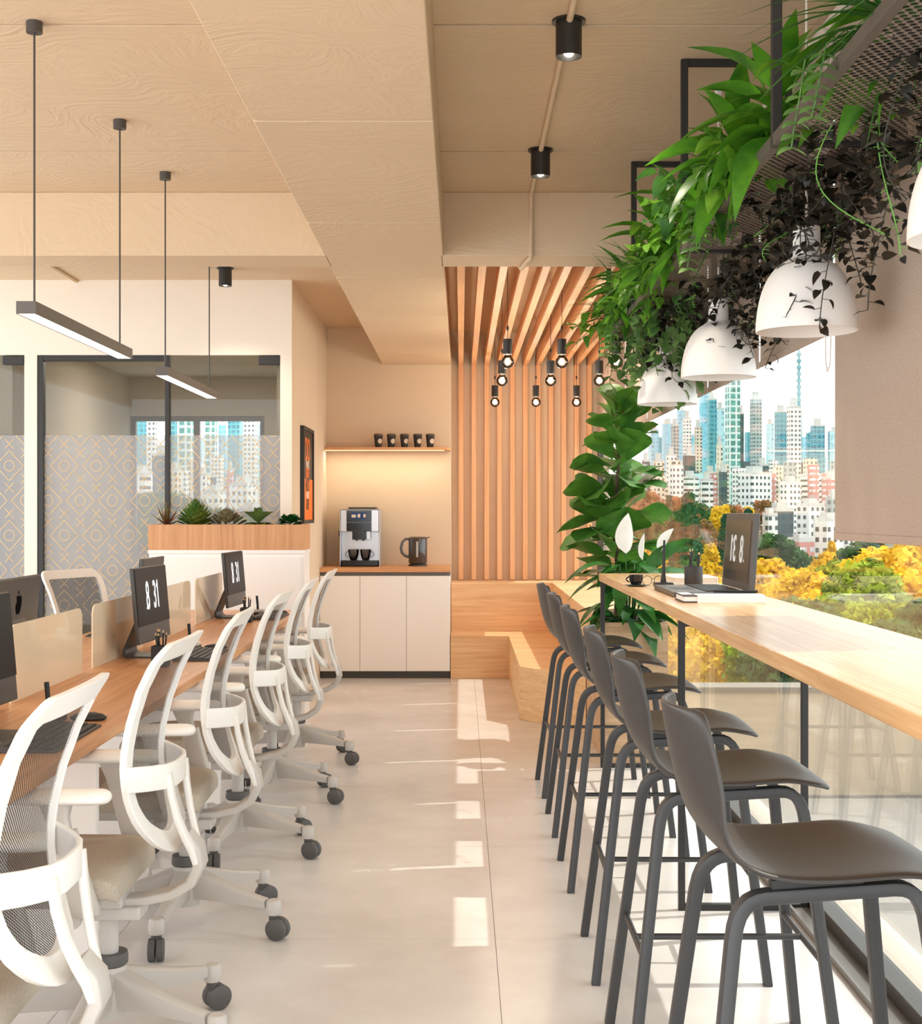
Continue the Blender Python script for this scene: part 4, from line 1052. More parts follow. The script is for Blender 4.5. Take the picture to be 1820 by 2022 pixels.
for (x,y,z,tilt,L,roll) in ((-.03,-.12,.40,R(82),.22,R(85)),(.07,-.05,.36,R(80),.15,R(50)),(.16,-.02,.40,R(50),.17,R(60))):
    f = MB(); vs, fs = leaf_mesh(L, L*.56, 'ovate', -.12, .5, 8, .0); f.add(vs, fs, orient((x,y,z), R(-40), tilt, roll)); fl = f.build('bloom', G_SPATHE, pl, smooth=True, angle=0, noshade=True)
    f = MB(); f.tube([(x,y,z),(x*.8,y*.8,z*.6),(0,0,0)], .003, 6); f.build('bloom_stem', G_LILY, fl, smooth=True)

# ------------------------------------------------------------------ succulents
S_RED = leafmat('succulent_red', (150,70,58), (92,100,50), .5, .1, 14); S_GRN = leafmat('succulent_green', (120,130,50), (62,104,34), .5, .1, 10); S_GRY = leafmat('succulent_grey', (140,126,92), (112,104,76), .6, .1); S_ROS = leafmat('succulent_rosette', (130,160,80), (70,80,44), .4, .15); S_DK = leafmat('succulent_dark', (34,92,34), (20,60,24), .4, .1)
def succ(x, name, label, mat, kind):
    r = thing(name, label, 'plant', (x,8.845,1.2582)); b = MB(); q = random.Random(int(x*1000))
    if kind == 'spiky':
        for i in range(16):
            az = i*2.4; el = R(20+62*(i/15)); vs, fs = leaf_mesh(.10+.04*i/15, .020, 'blade', -.1, .6, 5); b.add(vs, fs, orient((0,0,0), az, el))
    elif kind == 'globe':
        for i in range(95):
            t = i/94; az = i*2.39996; el = R(-2+86*t); vs, fs = leaf_mesh(.052, .026, 'blade', -.2, .6, 4); rr = .050*math.cos(R(86*t))
            b.add(vs, fs, orient((rr*math.cos(az), rr*math.sin(az)*.9, .005+.078*t**.9), az, el*.85+.18))
        b.sphere((0,0,.045), .05, 14, 8)
    elif kind == 'rose':
        for i in range(46):
            t = i/45; az = i*2.39996; vs, fs = leaf_mesh(.042*(1-.35*t), .026, 'obovate', -.35, .7, 5); rr = .034*(1-t)
            b.add(vs, fs, orient((rr*math.cos(az), rr*math.sin(az)*.8, .004+.032*t), az, R(8+66*t)))
    elif kind == 'open':
        for i in range(8):
            az = i*PI/4+.35; vs, fs = leaf_mesh(.085, .05, 'ovate', .25, .35, 6); b.add(vs, fs, orient((0,0,.008), az, R(4)))
        for i in range(7):
            az = i*2*PI/7; vs, fs = leaf_mesh(.085, .048, 'obovate', .1, .4, 6); b.add(vs, fs, orient((0,0,.012), az, R(42)))
        for i in range(5):
            az = i*2*PI/5+.3; vs, fs = leaf_mesh(.072, .042, 'obovate', -.1, .5, 6); b.add(vs, fs, orient((0,0,.012), az, R(70)))
    else:
        for i in range(26):
            t = i/25; az = i*2.39996; vs, fs = leaf_mesh(.06*(1-.4*t), .055*(1-.3*t), 'obovate', .2, -.35, 6); rr = .012
            b.add(vs, fs, orient((rr*math.cos(az), rr*math.sin(az)*.8, .004+.03*t), az, R(10+55*t)))
    r.scale = ({'spiky':1.2,'globe':1.35,'rose':1.8,'open':1.5,'dark':1.3}[kind],)*3
    b.build('leaves', mat, r, smooth=True, angle=0, noshade=True)
succ(-1.93+.025, 'spiky_succulent', 'small reddish spiky succulent at the left end of the trough', S_RED, 'spiky')
succ(-1.716, 'globe_succulent', 'round green succulent of pointed leaves, biggest in the trough', S_GRN, 'globe')
succ(-1.517, 'rosette_succulent', 'small grey-brown rosette succulent in the middle of the trough', S_GRY, 'rose')
succ(-1.311, 'open_succulent', 'open green rosette with wide spread leaves in the trough', S_ROS, 'open')
succ(-1.105, 'dark_succulent', 'dark green round-leaved succulent at the right end of the trough', S_DK, 'dark')

# ================================================================== HANGING PLANTER
XL, XR, ZT = .765, 1.150, 2.250
hp = thing('hanging_planter', 'long perforated metal planter tray hung from the ceiling by black frames', 'planter', (.957,4.6,ZT))
M_PERF = holes('perforated_metal', (132,120,110), .022, .030, (0,1), .0078)
M_RAIL = pbr('lit_rail_metal', (84,76,70), .45)  # grey-brown tone holds the light falling on the rails
ys = (1.98,3.37,4.76,6.15,7.20)
for y in ys:
    b = MB(); t = .024; x0, x1, yy = XL-.957, XR-.957, y-4.6; zt = ZC-ZT
    b.box(x0,x0+t,yy-t/2,yy+t/2,0,zt-.001); b.box(x1-t,x1,yy-t/2,yy+t/2,0,zt-.001); b.box(x0+t,x1-t,yy-t/2,yy+t/2,0,t); b.box(x0+t,x1-t,yy-t/2,yy+t/2,zt-t,zt-.001); b.build('support_frame', M_DARK, hp, bevel=.0015, bseg=1)
for a, c in zip(ys, ys[1:]):
    for x in (XL-.957, XR-.957-.024):
        b = MB(); b.box(x,x+.024,a-4.6+.0125,c-4.6-.0125,.0,.03); b.build('side_rail', M_RAIL, hp, bevel=.0015, bseg=1)
    b = MB(); b.box(XL-.957+.0245,XR-.957-.0245,a-4.6+.0125,c-4.6-.0125,.012,.014); b.build('perforated_tray', M_PERF, hp)

def clump(kind, x, y, seed, label, nm, group):
    q = random.Random(seed); r = thing(nm, label, 'plant', (x,y,ZT+.0152), 0, group); b = MB(); mat = G_BRIGHT
    left = lambda az: math.cos(az) < .1
    if kind == 'broad':
        for i in range(30):
            az = i*2.39996+q.random(); t = i/29; L = q.uniform(.15,.26); el = R(-45+120*t)
            if not left(az) and t < .5: el = abs(el)+.3
            vs, fs = leaf_mesh(L, L*.36, 'lance', q.uniform(.3,.9), .35, 6); b.add(vs, fs, orient((.03*math.cos(az)-.03,.05*math.sin(az),.05+.16*t), az, el, q.uniform(-.4,.4)))
        b.tube([(0,0,0),(-.02,0,.12),(-.03,0,.22)], .008, 6)
    elif kind == 'blade':
        mat = G_MID
        for i in range(70):
            az = i*2.39996; L = q.uniform(.22,.40); el = R(q.uniform(25,82))
            if not left(az): L *= .6
            vs, fs = leaf_mesh(L, .017, 'blade', q.uniform(.5,1.3), .3, 8); b.add(vs, fs, orient((.015*math.cos(az),.015*math.sin(az),.03), az, el))
    elif kind == 'bushy':
        mat = G_MID if seed % 3 == 0 else G_LIME
        for i in range(30):
            az = i*2.39996; L = q.uniform(.13,.30); el = R(q.uniform(-5,80)); p0 = Vector((0,0,.03)); d = Vector((math.cos(az)*math.cos(el), math.sin(az)*math.cos(el), math.sin(el)))
            if not left(az): el = R(q.uniform(45,85)); L *= .7; d = Vector((math.cos(az)*math.cos(el), math.sin(az)*math.cos(el), math.sin(el)))
            sag = q.uniform(.1,.5)
            path = [tuple(p0+d*L*t+Vector((0,0,-sag*L*t*t))) for t in (0,.3,.6,1)]
            b.tube(path, .002, 5)
            for k in range(9):
                t = .3+.7*k/8; pp = p0+d*L*t+Vector((0,0,-sag*L*t*t)); a2 = az+q.uniform(-1.8,1.8)
                Ls = q.uniform(.045,.085); vs, fs = leaf_mesh(Ls, Ls*.5, 'ovate', q.uniform(.2,.9), .3, 5); b.add(vs, fs, orient(pp, a2, q.uniform(-.7,.5), q.uniform(-.5,.5)))
    elif kind == 'chain':
        mat = G_PALE
        for i in range(2):
            L = q.uniform(.14,.22); sx, sy = -.115-.02*i, -.05+.09*i
            path = [(0,0,.04),(sx*.6,sy*.6,.075),(sx,sy,.04)]+[(sx-.003*k,sy+q.uniform(-.004,.004),.04-L*k/10) for k in range(1,11)]
            b.tube(path, .0018, 5)
            for k in range(1,8):
                for s_ in (-1,1):
                    z = .04-L*k/7; vs, fs = leaf_mesh(.036, .034, 'heart', .3, .2, 4); b.add(vs, fs, orient((sx-.004*k,sy,z), R(-90+s_*80)+q.uniform(-.4,.4), R(-12), s_*.4))
    elif kind == 'round':
        mat = G_GREY
        for i in range(11):
            sx, sy = q.uniform(-.17,.16), q.uniform(-.30,.30); L = q.uniform(.18,.52)
            path = [(0,0,.03),(sx*.6,sy*.6,.05),(sx,sy,.03)]+[(sx+q.uniform(-.012,.012),sy+q.uniform(-.012,.012),.03-L*k/8) for k in range(1,9)]
            b.tube(path, .0018, 5)
            for k in range(int(L/.024)):
                z = .02-k*.024; a2 = q.uniform(0,2*PI); Ls = q.uniform(.04,.062); vs, fs = leaf_mesh(Ls, Ls*.95, 'heart', .4, .2, 4); b.add(vs, fs, orient((sx,sy,z), a2, q.uniform(-.9,.2), q.uniform(-.5,.5)))
    rb = MB(); rb.cyl((0,0), .05, 0, .045, 14, r2=.045); rb.build('root_ball', M_SOIL, r, smooth=True)
    b.build('foliage', mat, r, smooth=True, angle=0, noshade=True)
PLN = {'broad':('broadleaf_plant','bright green broad-leaved plant'),'blade':('spider_plant','arching narrow-bladed green plant'),'bushy':('bushy_plant','bushy small-leaved green plant'),'chain':('string_plant','pale round-leaved plant with short chains'),'round':('trailing_ivy','grey-green plant trailing round leaves')}
seq = [('blade',.98,2.40),('blade',.90,2.70),('chain',.86,2.84),('broad',1.02,2.95),('bushy',1.00,3.22),
       ('broad',.87,3.62),('bushy',.84,3.88),('broad',.85,4.05),('bushy',.84,4.28),('chain',.86,4.16),('bushy',.86,4.52),('blade',.95,4.45),
       ('broad',.86,4.90),('bushy',.84,5.12),('broad',.84,5.40),('bushy',.84,5.62),('blade',.85,5.85),('blade',.84,6.08),
       ('bushy',.84,6.32),('broad',.84,6.50),('chain',.84,6.42),('blade',.84,6.66),('round',.92,6.00),('round',.95,6.55),('round',.90,7.00),('bushy',.84,6.82),('blade',.84,6.98),('bushy',.84,7.12)]
cnt = {}
tot = {k: sum(1 for s in seq if s[0] == k) for k in PLN}
for i, (k, x, y) in enumerate(seq):
    cnt[k] = cnt.get(k,0)+1
    where = 'nearest' if cnt[k] == 1 else ('farthest' if cnt[k] == tot[k] else ORD[cnt[k]-1]+' from the camera')
    clump(k, x, y, 100+i, '%s in the tray, %s of its kind' % (PLN[k][1], where), PLN[k][0], 'plants in the hanging tray')
# dark vines hanging below the tray
def vine(x, y, seed, label):
    q = random.Random(seed); r = thing('dark_vine', label, 'vine', (x,y,ZT+.0152), 0, 'dark vines hanging from the tray'); st_ = MB(); b = MB()
    for s in range(7):
        L = q.uniform(.12,.5); px, py = q.uniform(-.13,.13), q.uniform(-.22,.22); P = []; 
        sw = q.uniform(0,6); amp = q.uniform(.02,.08)
        side = px > .1
        w1, w2 = q.uniform(2,5), q.uniform(2,5)
        for k in range(22):
            t = k/21; z = .0+.03*min(1,t*8)-L*max(0,t-.12)/.88*(1-.35*t*abs(math.sin(sw)))
            P.append((px*min(1,t*5)+amp*math.sin(sw+t*w1)*t*1.6, py*min(1,t*5)+amp*2.4*math.cos(sw*1.3+t*w2)*t, z))
        if q.random() < .3:
            e = P[-1]; dx = q.choice((-1,1))*.09
            P += [(e[0]+dx*(1-math.cos(a))*.6, e[1]+.12*math.sin(a)*.6, e[2]-.05*math.sin(a)) for a in (.6,1.2,1.8,2.4,3.0)]
        st_.tube(P, .0016, 5)
        for k in range(2, len(P)):
            for _ in range(2 if q.random() < .25 else 1):
                p0 = Vector(P[k])*1.0; a2 = q.uniform(0,2*PI); Ls = q.uniform(.026,.056)*(1-.4*k/len(P))
                d = Vector((math.cos(a2)*.018, math.sin(a2)*.018, -.004)); st_.tube([tuple(p0), tuple(p0+d)], .0009, 4)
                vs, fs = leaf_mesh(Ls, Ls*.85, 'heart', q.uniform(.1,.6), .2, 4); b.add(vs, fs, orient(p0+d, a2, q.uniform(-.9,.4), q.uniform(-.7,.7)))
    rb = MB(); rb.cyl((0,0), .035, 0, .03, 12, r2=.03); rb.build('root_ball', M_SOIL, r, smooth=True)
    st_.build('stems', (G_VSTEM if seed % 4 == 1 else G_DKSTEM), r, smooth=True); b.build('leaves', G_DARKV, r, smooth=True, angle=0, noshade=True)
vy = [2.75,3.05,3.35,3.62,3.90,4.18,4.50,4.90,5.20,5.55,5.95,6.35,6.80]
for i, y in enumerate(vy):
    vine((1.03,.98,1.06)[i%3] if i != 7 else 1.04, y, 300+i, 'backlit dark vine trailing below the hanging tray, %s' % ('nearest of the row' if i == 0 else 'farthest of the row' if i == len(vy)-1 else (ORD[i] if i < 12 else '')+' of the row from the camera'))

# ================================================================== ROLLER BLINDS
m, nt, out = new_mat('blind_fabric')
df = N(nt, 'ShaderNodeBsdfDiffuse'); tl = N(nt, 'ShaderNodeBsdfTranslucent'); mx = N(nt, 'ShaderNodeMixShader'); mx.inputs['Fac'].default_value = .28
tc = N(nt, 'ShaderNodeTexCoord'); no = N(nt, 'ShaderNodeTexNoise'); no.inputs['Scale'].default_value = 260; nt.links.new(tc.outputs['Object'], no.inputs['Vector'])
cr = N(nt, 'ShaderNodeValToRGB'); cr.color_ramp.elements[0].position = .4; cr.color_ramp.elements[1].position = .6; cr.color_ramp.elements[0].color = lin((186,168,154)); cr.color_ramp.elements[1].color = lin((204,188,174))
nt.links.new(no.outputs['Fac'], cr.inputs['Fac']); nt.links.new(cr.outputs['Color'], df.inputs['Color']); nt.links.new(cr.outputs['Color'], tl.inputs['Color'])
nt.links.new(df.outputs['BSDF'], mx.inputs[1]); nt.links.new(tl.outputs['BSDF'], mx.inputs[2]); nt.links.new(mx.outputs['Shader'], out.inputs['Surface']); M_BLIND = m
edges = [2.22, 3.24, 4.35, 5.43, 6.57, 7.65, 8.72, 9.87, 11.02, 11.93]
BX = 1.186
BL = ['roller blind nearest the camera, half lowered above the frame','beige roller blind lowered far down by the right edge','raised beige roller blind, first beyond the long lowered one','raised beige roller blind, second beyond the long lowered one','raised beige roller blind, third beyond the long lowered one','raised beige roller blind, fourth beyond the long lowered one','raised beige roller blind, fifth beyond the long lowered one','raised beige roller blind, sixth, next to the corner plant','raised beige roller blind, last at the slat wall']
for i in range(len(edges)-1):
    y0, y1 = edges[i]+.014, edges[i+1]-.014; zb = 1.262 if i == 1 else (2.2 if i == 0 else 1.922)
    r = thing('roller_blind', BL[i], 'blind', (BX,(y0+y1)/2,zb), 0, 'roller blinds on the window wall'); h = (y1-y0)/2
    b = MB(); b.box(-.0006,.0006,-h,h,.022,2.885-zb); b.build('fabric', M_BLIND, r)
    b = MB(); b.box(-.005,.005,-h,h,0,.0235); b.build('hem_bar', M_BLIND, r, bevel=.002)
    b = MB(); b.cyl((0,0),.022,-h,h,20,M=Matrix.Translation((-.012,0,2.898-zb))@Matrix.Rotation(R(-90),4,'X')); b.build('roller', M_PALE, r, smooth=True)
    if i == 1:
        b = MB(); b.tube([(-.03,h-.06,1.62),(-.03,h-.06,.62),(-.03,h-.05,.55),(-.03,h-.02,.53),(-.03,h,.57),(-.03,h,1.62)], .002, 6); b.build('pull_chain', M_PALE, r, smooth=True)
# ================================================================== OUTSIDE: TERRACE AND CITY
G0 = -29.0
M_TERR = pbr('terrace_stone', (140,134,128), .85, var=.06); M_PAR = pbr('parapet_render', (206,186,162), .85, var=.06); M_COP = pbr('coping_grey', (140,132,120), .7)
b = MB(); b.box(1.402, 9.0, -4, 10.0, -1.0, -.72); struct(b.build('terrace_floor', M_TERR))
tw = MB(); tw.box(1.402, 9.0, 10.0, 10.25, -1.0, .03); pw = struct(tw.build('wall_terrace', M_PAR))
cpp = MB(); cpp.box(1.402, 9.0, 9.98, 10.27, .0301, .07); cpp.build('coping', M_COP, pw)
m, nt, out = new_mat('city_ground')
p = N(nt, 'ShaderNodeBsdfPrincipled'); p.inputs['Roughness'].default_value = .9
tc = N(nt, 'ShaderNodeTexCoord'); no = N(nt, 'ShaderNodeTexNoise'); no.inputs['Scale'].default_value = .03; no.inputs['Detail'].default_value = 6; nt.links.new(tc.outputs['Object'], no.inputs['Vector'])
cr = N(nt, 'ShaderNodeValToRGB'); cr.color_ramp.elements[0].color = lin((52,60,38)); cr.color_ramp.elements[1].color = lin((150,142,120)); cr.color_ramp.elements[0].position = .42; cr.color_ramp.elements[1].position = .62
nt.links.new(no.outputs['Fac'], cr.inputs['Fac']); nt.links.new(cr.outputs['Color'], p.inputs['Base Color']); nt.links.new(p.outputs['BSDF'], out.inputs['Surface'])
b = MB(); b.box(-1500, 1500, 60, 3800, G0-1, G0); struct(b.build('ground', m))

FAC = {  # pale blue and haze fronts carry distance haze in their colour
 'white': facade('facade_white', (240,240,236), (90,100,104), 2.3, 2.6, .5, .45),
 'white2': facade('facade_white_bands', (236,234,230), (70,78,82), 6.0, 2.7, .86, .40),
 'cream': facade('facade_cream', (232,220,200), (88,90,88), 2.7, 2.6, .45, .5),
 'pink': facade('facade_pink', (206,140,136), (236,230,226), 3.8, 2.7, .7, .4),
 'dark': facade('facade_dark', (70,84,88), (52,76,84), 3.0, 3.6, .8, .75, .25),
 'teal': facade('facade_teal', (98,178,190), (60,138,156), 4, 3.8, .75, .7, .2),
 'blue': facade('facade_pale_blue', (150,212,230), (120,190,216), 6, 4, .7, .6, .3),
 'green': facade('facade_green_grid', (226,238,232), (92,158,150), 4.4, 4.4, .72, .72, .3),
 'grey': facade('facade_grey', (176,186,186), (96,116,120), 2.6, 2.8, .6, .5),
 'haze': facade('facade_haze_tint', (196,232,240), (168,218,232), 8, 5, .6, .6),
}
M_ROOF = pbr('roof_grey', (206,206,202), .9); M_MAST = pbr('mast_blue_grey', (120,176,186), .6)
FH = 2700.0
def pos(u, D): return (u-910)/FH*D
def ztop(v, D): return 1.35+(1011-v)/FH*D
BPOS = []; q = random.Random(5)
def building(name, u, w, vt, D, fac, label, group=None, rz=28, roof=True, depth=None):
    nm = name
    """u, vt: bearing and elevation of the tower as seen from the office; w: apparent width"""
    if nm == 'city_block':
        for k_ in range(60):
            if all((pos(u,D)-a)**2+(D-c_)**2 > (.75*(w/FH*D)+e)**2 for a, c_, e in BPOS): break
            u += q.uniform(-30,30); D *= q.uniform(.93,1.07)
            if u < 1250: u = min(max(u, 245), 530)
            u = min(u, 1720); D = min(max(D, 600), 2700)
        else: return
    BPOS.append((pos(u,D), D, .62*w/FH*D))
    W = w/FH*D; x = pos(u, D); zt = ztop(vt, D); H = zt-G0
    c, s = abs(math.cos(R(rz))), abs(math.sin(R(rz)))
    k = W/(c+.7*s); dpt = .7*k if depth is None else depth
    r = thing(name, label, 'building', (x,D,G0), R(rz), group)
    b = MB(); b.box(-k/2,k/2,-dpt/2,dpt/2,0,H); b.build('walls', FAC[fac], r)
    if roof:
        b = MB(); b.box(-k*.28,k*.22,-dpt*.25,dpt*.25,H,H+min(6,.08*H)); b.box(-k/2,k/2,-dpt/2,-dpt/2+.4,H,H+1.1); b.box(-k/2,k/2,dpt/2-.4,dpt/2,H,H+1.1); b.build('roof_block', M_ROOF, r)
    return r
def mast(u, v0, v1, D, label):
    r = thing('radio_mast', label, 'mast', (pos(u,D),D,G0)); z1 = ztop(v1,D)-G0; z0 = ztop(v0,D)-G0
    b = MB(); b.cyl((0,0), 5, 0, z0, 8, r2=2.2); b.build('base_tower', M_MAST, r)
    b = MB(); b.cyl((0,0), 1.4, z0, z1, 6, r2=.7)
    for k in range(9): z = z0+(z1-z0)*k/9; b.cyl((0,0), 2.0, z, z+2.5, 8)
    b.build('antenna', M_MAST, r)
# ---- landmark towers through the big window
TW = [('tower',1446,28,745,900,'green','tall tower with a white and green window grid rising above the roofs',10),
 ('tower',1463,10,818,930,'dark','narrow dark tower just right of the tall green grid tower',10),
 ('tower',1492,22,790,1000,'grey','slim grey-green tower right of the tall grid tower',16),
 ('tower',1567,26,806,760,'white','round-topped white tower with regular dark windows below the mast',12),
 ('tower',1541,22,815,1100,'teal','teal glass tower left of the white tower with dark windows',12),
 ('tower',1614,26,842,1050,'teal','stepped teal tower right of the white tower',14),
 ('tower',1405,18,790,1150,'teal','deep teal glass slab left of the tall grid tower',8),
 ('tower',1393,24,776,1500,'blue','pale blue tower behind the teal slab',8),
 ('tower',1421,16,808,1250,'haze','pale hazy block between the teal slab and the grid tower',8),
 ('tower',1345,18,812,1450,'blue','pale blue tower left part of the skyline under the blind',8),
 ('tower',1356,16,828,1000,'white','pale tower with stepped crown under the blind edge',12),
 ('tower',1318,22,838,1500,'blue','hazy blue tower near the tall plant',8),
 ('tower',1378,14,845,1000,'cream','slim cream tower left of the teal slab',12),
 ('tower',1332,14,842,1050,'grey','narrow grey tower seen beside the tall plant',12),
 ('tower',1520,14,838,1500,'haze','faint haze-tinted tower right of the slim grey-green tower',10),
 ('tower',1660,10,835,1900,'haze','thin faint tower left of the long lowered blind',10),
 ('tower',1645,12,852,1700,'haze','pale faint tower beside the thin one',10),
 ('tower',1678,14,878,1300,'blue','low pale blue tower next to the lowered blind',10),
 ('tower',1292,16,850,1300,'blue','hazy blue block just right of the tall plant',8)]
for nm,u,w,v,D,f,lb,rz in TW: building(nm,u,w,v,D,f,lb,None,rz)
mast(1577, 806, 690, 1150, 'thin blue radio mast rising above the white tower')
# ---- middle and front rows, named ones
MID = [(1490,66,938,560,'white','broad white apartment block left of the pink-roofed house',34),
 (1420,12,880,700,'cream','narrow cream block beside the grid tower foot',20),
 (1395,26,950,620,'white2','white banded block above the red trees',30),
 (1362,34,945,640,'white2','white block with dark bands above the trees left',30),
 (1360,24,900,760,'dark','dark glass block in the middle row by the plant',24),
 (1300,22,912,700,'cream','cream apartment tower next to the tall plant',24),
 (1275,16,912,650,'dark','dark purple-grey block behind the tall plant',24),
 (1325,20,900,760,'white','white block with a grid front in the second row',24),
 (1427,16,932,600,'dark','small dark block at the foot of the grid tower',20),
 (1402,24,935,700,'pink','small pink block in the middle row',20),
 (1505,24,920,720,'dark','dark block with white windows at the foot of the slim tower',24),
 (1528,9,935,640,'pink','thin reddish tower block amid white roofs',24),
 (1560,40,955,600,'white','white block right of the thin reddish tower',30),
 (1600,42,940,680,'white2','banded white block below the stepped teal tower',28),
 (1640,36,945,640,'pink','salmon-fronted block left of the white front tower',26),
 (1672,42,955,430,'white','white tower block with square windows by the lowered blind',36),
 (1600,56,1000,430,'white','white block with dark roof in the front row',34),
 (1538,56,1010,380,'dark','dark green glass block in the front row behind the laptop',30),
 (1520,30,1020,370,'white','white narrow front block just right of the laptop',30),
 (1635,60,1030,340,'white','wide white apartment block with rows of windows, front row',36),
 (1580,56,1070,320,'pink','pink-balconied apartment block behind the bar, front row',36),
 (1645,30,985,480,'grey','grey block behind the wide white apartment block',30),
 (1705,26,1010,400,'dark','dark block half hidden behind the lowered blind',30),
 (1345,20,925,800,'white','white low block between dark glass block and trees',26)]
for u,w,v,D,f,lb,rz in MID: building('apartment_block',u,w,v,D,f,lb,None,rz)
# ---- dense small blocks of the far city
q = random.Random(5); kinds = ['white','cream','white2','grey','white','haze','pink','white','dark','cream']
for i in range(64):
    u = 1258+q.random()*450; D = q.uniform(620,1050); v = q.uniform(905,965)
    building('city_block', u, q.uniform(14,30), v, D, q.choice(kinds), 'pale block in the packed city beyond the trees, right window', 'packed city blocks in the right window', q.uniform(10,40), roof=False)
for i in range(34):
    u = 1258+q.random()*450; D = q.uniform(1500,2600); v = q.uniform(850,930)
    building('city_block', u, q.uniform(10,24), v, D, q.choice(['haze','blue','haze','teal']), 'hazy blue far block on the skyline, right window', 'hazy skyline blocks in the right window', q.uniform(0,30), roof=False)
# ---- city in the meeting room window
LW = [(280,34,800,1100,'teal','teal tower at the left of the meeting room window',8),(300,20,832,700,'white','white tower beside the teal one in the meeting room window',14),
 (345,26,790,1000,'teal','teal slab next to the door frame in the meeting room window',10),(366,30,800,760,'green','green gridded tower left of the window mullion',10),
 (416,24,800,900,'green','grey gridded tower right of the window mullion',12),(440,16,840,1200,'blue','stepped blue tower in the meeting room window',10),
 (464,26,800,1050,'teal','teal tower centre right in the meeting room window',10),(494,28,805,760,'white','white gridded tower at the right of the meeting room window',12),
 (278,44,940,420,'white2','banded white office block low in the meeting room window',20),(318,34,900,560,'dark','dark glass block low in the meeting room window',18),
 (424,44,975,430,'white','white apartment block low in the meeting room window',30),(480,56,960,450,'white','long white apartment block at right of the meeting room window',30),
 (455,14,930,520,'pink','reddish narrow block in the meeting room window',20),(400,30,940,560,'white','white block beside the window mullion',24),(345,26,930,600,'cream','cream block right of the door frame in the window',24),
 (496,50,1010,340,'dark','dark roofed low building at the right of the meeting room window',30)]
for u,w,v,D,f,lb,rz in LW: building('apartment_block' if v > 890 else 'tower',u,w,v,D,f,lb,None,-rz)
for i in range(26):
    u = 250+q.random()*275; D = q.uniform(640,1050)
    building('city_block', u, q.uniform(14,28), q.uniform(895,965), D, q.choice(kinds), 'pale block in the packed city, meeting room window', 'packed city blocks in the meeting room window', -q.uniform(10,40), roof=False)
for i in range(12):
    u = 250+q.random()*275; D = q.uniform(1500,2400)
    building('city_block', u, q.uniform(14,28), q.uniform(820,900), D, q.choice(['haze','blue','teal']), 'hazy blue far block, meeting room window', 'hazy skyline blocks in the meeting room window', -q.uniform(0,30), roof=False)
# ---- trees
def treemat(name, c1, c2):
    return pbr(name, c1, .9, var=.0) if False else leafmat(name, c1, c2, .9, .35, .55)
T_Y = treemat('tree_yellow', (255,222,60), (214,170,40)); T_G = treemat('tree_green', (92,128,66), (40,74,50)); T_R = treemat('tree_red', (200,134,96), (136,104,66)); T_D = treemat('tree_dark_green', (70,112,92), (34,66,56)); T_L = treemat('tree_lime', (190,200,60), (120,140,40))
T_BARK = pbr('tree_bark', (70,56,44), .9)
def tree_proto(shape, mat, H, Wd, seed):
    q = random.Random(seed); r = thing('tree', 'x', 'tree', (0,0,G0)); b = MB()
    b.cyl((0,0), .35, 0, H*.5, 7, r2=.2); b.build('trunk', T_BARK, r, smooth=True)
    b = MB(); nb = 420
    for i in range(nb):
        t = q.random()
        if shape == 'cone': z = H*(.12+.88*t); rad = Wd*.5*(1-t)**.8*.85+.25; 
        else:
            z = H*(.30+.70*t); rad = Wd*.5*math.sqrt(max(.05,1-((t-.42)/.60)**2))*.9
        a = q.uniform(0,2*PI); rr = rad*math.sqrt(q.uniform(.25,1)); c = (rr*math.cos(a), rr*math.sin(a), z)
        s = q.uniform(.045,.09)*Wd*(.65 if shape == 'cone' else .75)
        prof = 5
        vs = []; fs = []
        # ragged leaf tuft: crossed quads in a ball
        for k in range(13):
            d = Vector((q.gauss(0,1),q.gauss(0,1),q.gauss(0,1))).normalized(); n_ = d.cross(Vector((q.gauss(0,1),q.gauss(0,1),q.gauss(0,1)))).normalized(); m_ = d.cross(n_)
            pc = Vector(c)+d*s; w = s*q.uniform(.3,.6); o = len(vs)
            n2 = (n_+d*.4)*w; m2 = (m_+d*q.uniform(-.5,.5))*w
            vs += [tuple(pc-n2-m2*.6),tuple(pc+n2-m2*.6),tuple(pc+n2*.5+m2),tuple(pc-n2*.5+m2)]; fs.append((o,o+1,o+2,o+3))
        b.add(vs, fs)
    b.build('crown', mat, r, noshade=True)
    return r
PR = {'yellow':(tree_proto('round',T_Y,14,11,1),'golden yellow autumn tree'),'tallyellow':(tree_proto('cone',T_Y,17,8,2),'tall pointed yellow ginkgo'),'green':(tree_proto('round',T_G,15,11,3),'green leafy tree'),'red':(tree_proto('round',T_R,16,7,4),'reddish autumn tree'),'cedar':(tree_proto('cone',T_D,22,9,5),'dark blue-green conifer'),'lime':(tree_proto('round',T_L,13,9,6),'yellow-green tree')}
used = {}
TPOS = []
def clear(x, y, r):
    for (a, c, e) in TPOS:
        if (x-a)**2+(y-c)**2 < (.72*(r+e))**2: return False
    return True
def tree(kind, u, v_top, D, where):
    H = ztop(v_top, D)-G0
    rad = {'yellow':5.5/14,'tallyellow':4/17,'green':5.5/15,'red':3.5/16,'cedar':4.5/22,'lime':4.5/13}[kind]*H
    for k_ in range(60):
        if clear(pos(u,D), D, rad): break
        u += q.uniform(-25,25); D *= q.uniform(.95,1.05); u = min(max(u, {'P':1250}.get('P') if where != P3 else 245), 1850 if where != P3 else 530)
    else: return
    TPOS.append((pos(u,D), D, rad))
    pr, nm = PR[kind]
    H0 = {'yellow':14,'tallyellow':17,'green':15,'red':16,'cedar':22,'lime':13}[kind]
    first = kind not in used; used[kind] = 1
    o = place(pr, first, (pos(u,D),D,G0), q.uniform(0,6.28), '%s in the %s' % (nm, where), '%ss, %s' % (nm, where)); s = H/H0; o.scale = (s*q.uniform(.85,1.1),)*2+(s,)
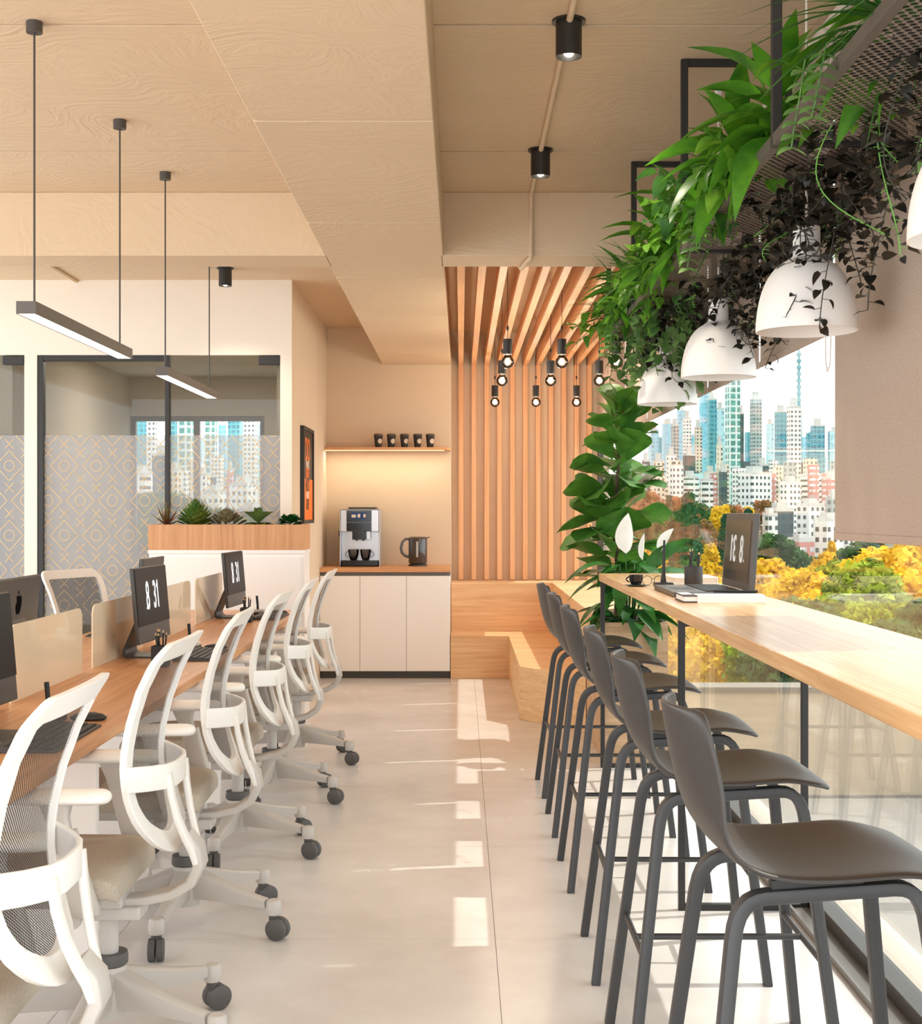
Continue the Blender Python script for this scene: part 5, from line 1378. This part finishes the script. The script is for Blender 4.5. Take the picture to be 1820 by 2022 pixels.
P1 = 'park below the right window'; P2 = 'tree belt before the city, right window'; P3 = 'park seen low through the meeting room window'
for i in range(26): tree(q.choice(['yellow','yellow','yellow','lime','tallyellow','green']), 1565+q.random()*270, q.uniform(1075,1190), q.uniform(235,300), P1)
for i in range(16): tree(q.choice(['yellow','yellow','lime','yellow','green']), 1590+q.random()*250, q.uniform(1150,1215), q.uniform(195,230), P1)
for i in range(8): tree(q.choice(['tallyellow','cedar','green']), 1580+q.random()*250, q.uniform(1060,1110), q.uniform(300,330), P1)
for i in range(60): tree(q.choice(['red','cedar','cedar','cedar','green','tallyellow','red']), 1250+q.random()*190, q.uniform(972,1065), q.uniform(330,470), P2)
for i in range(18): tree(q.choice(['yellow','red','tallyellow','green','lime']), 1250+q.random()*260, q.uniform(1060,1120), q.uniform(260,320), P2)
for i in range(20): tree(q.choice(['yellow','lime','yellow','green','tallyellow']), 1320+q.random()*300, q.uniform(1160,1260), q.uniform(185,235), P1)
for i in range(26): tree(q.choice(['green','cedar','red','cedar']), 250+q.random()*110, q.uniform(975,1060), q.uniform(260,400), P3)
for i in range(8): tree(q.choice(['green','cedar','green']), 380+q.random()*140, q.uniform(1010,1060), q.uniform(260,330), P3)
for k in list(PR):
    if k not in used:
        for ch_ in list(PR[k][0].children): bpy.data.objects.remove(ch_)
        bpy.data.objects.remove(PR[k][0])

# ================================================================== LIGHT
w = bpy.data.worlds.new('sky'); bpy.context.scene.world = w; w.use_nodes = True
bg = w.node_tree.nodes['Background']; bg.inputs['Color'].default_value = (.93,.97,1.0,1); bg.inputs['Strength'].default_value = 3.2
s = bpy.data.lights.new('sun', 'SUN'); s.energy = 5.5; s.angle = R(.53); s.color = (1,.95,.87)
so_ = bpy.data.objects.new('sun', s); C.objects.link(so_)
d = Vector((-.63,-.115,-1.0)).normalized(); so_.rotation_euler = d.to_track_quat('-Z','Y').to_euler()
for y in (1.3,): added_spot_light((.345,y,2.80), 30)
l = bpy.data.lights.new('strip', 'AREA'); l.size = .6; l.energy = 25; l.color = (1,.92,.82)
o = bpy.data.objects.new('meeting_room_light', l); C.objects.link(o); o.location = (-2.1,11.0,2.59)
cam = bpy.data.cameras.new('camera'); cam.sensor_fit = 'HORIZONTAL'; cam.sensor_width = 36; cam.lens = 36*2700/1820.0; cam.clip_end = 6000; cam.clip_start = .05
co = bpy.data.objects.new('camera', cam); C.objects.link(co); co.location = (0,0,1.35); co.rotation_euler = (R(90),0,0)
sc_ = bpy.context.scene; sc_.camera = co
vs_ = sc_.view_settings; vs_.view_transform = 'Standard'; vs_.look = 'None'; vs_.gamma = 1; vs_.use_curve_mapping = False; vs_.exposure = 0.2
sc_.cycles.transparent_max_bounces = 32; sc_.cycles.max_bounces = 10; sc_.cycles.diffuse_bounces = 5; sc_.cycles.use_denoising = True
sc_.cycles.caustics_reflective = False; sc_.cycles.caustics_refractive = False; sc_.cycles.sample_clamp_indirect = 6
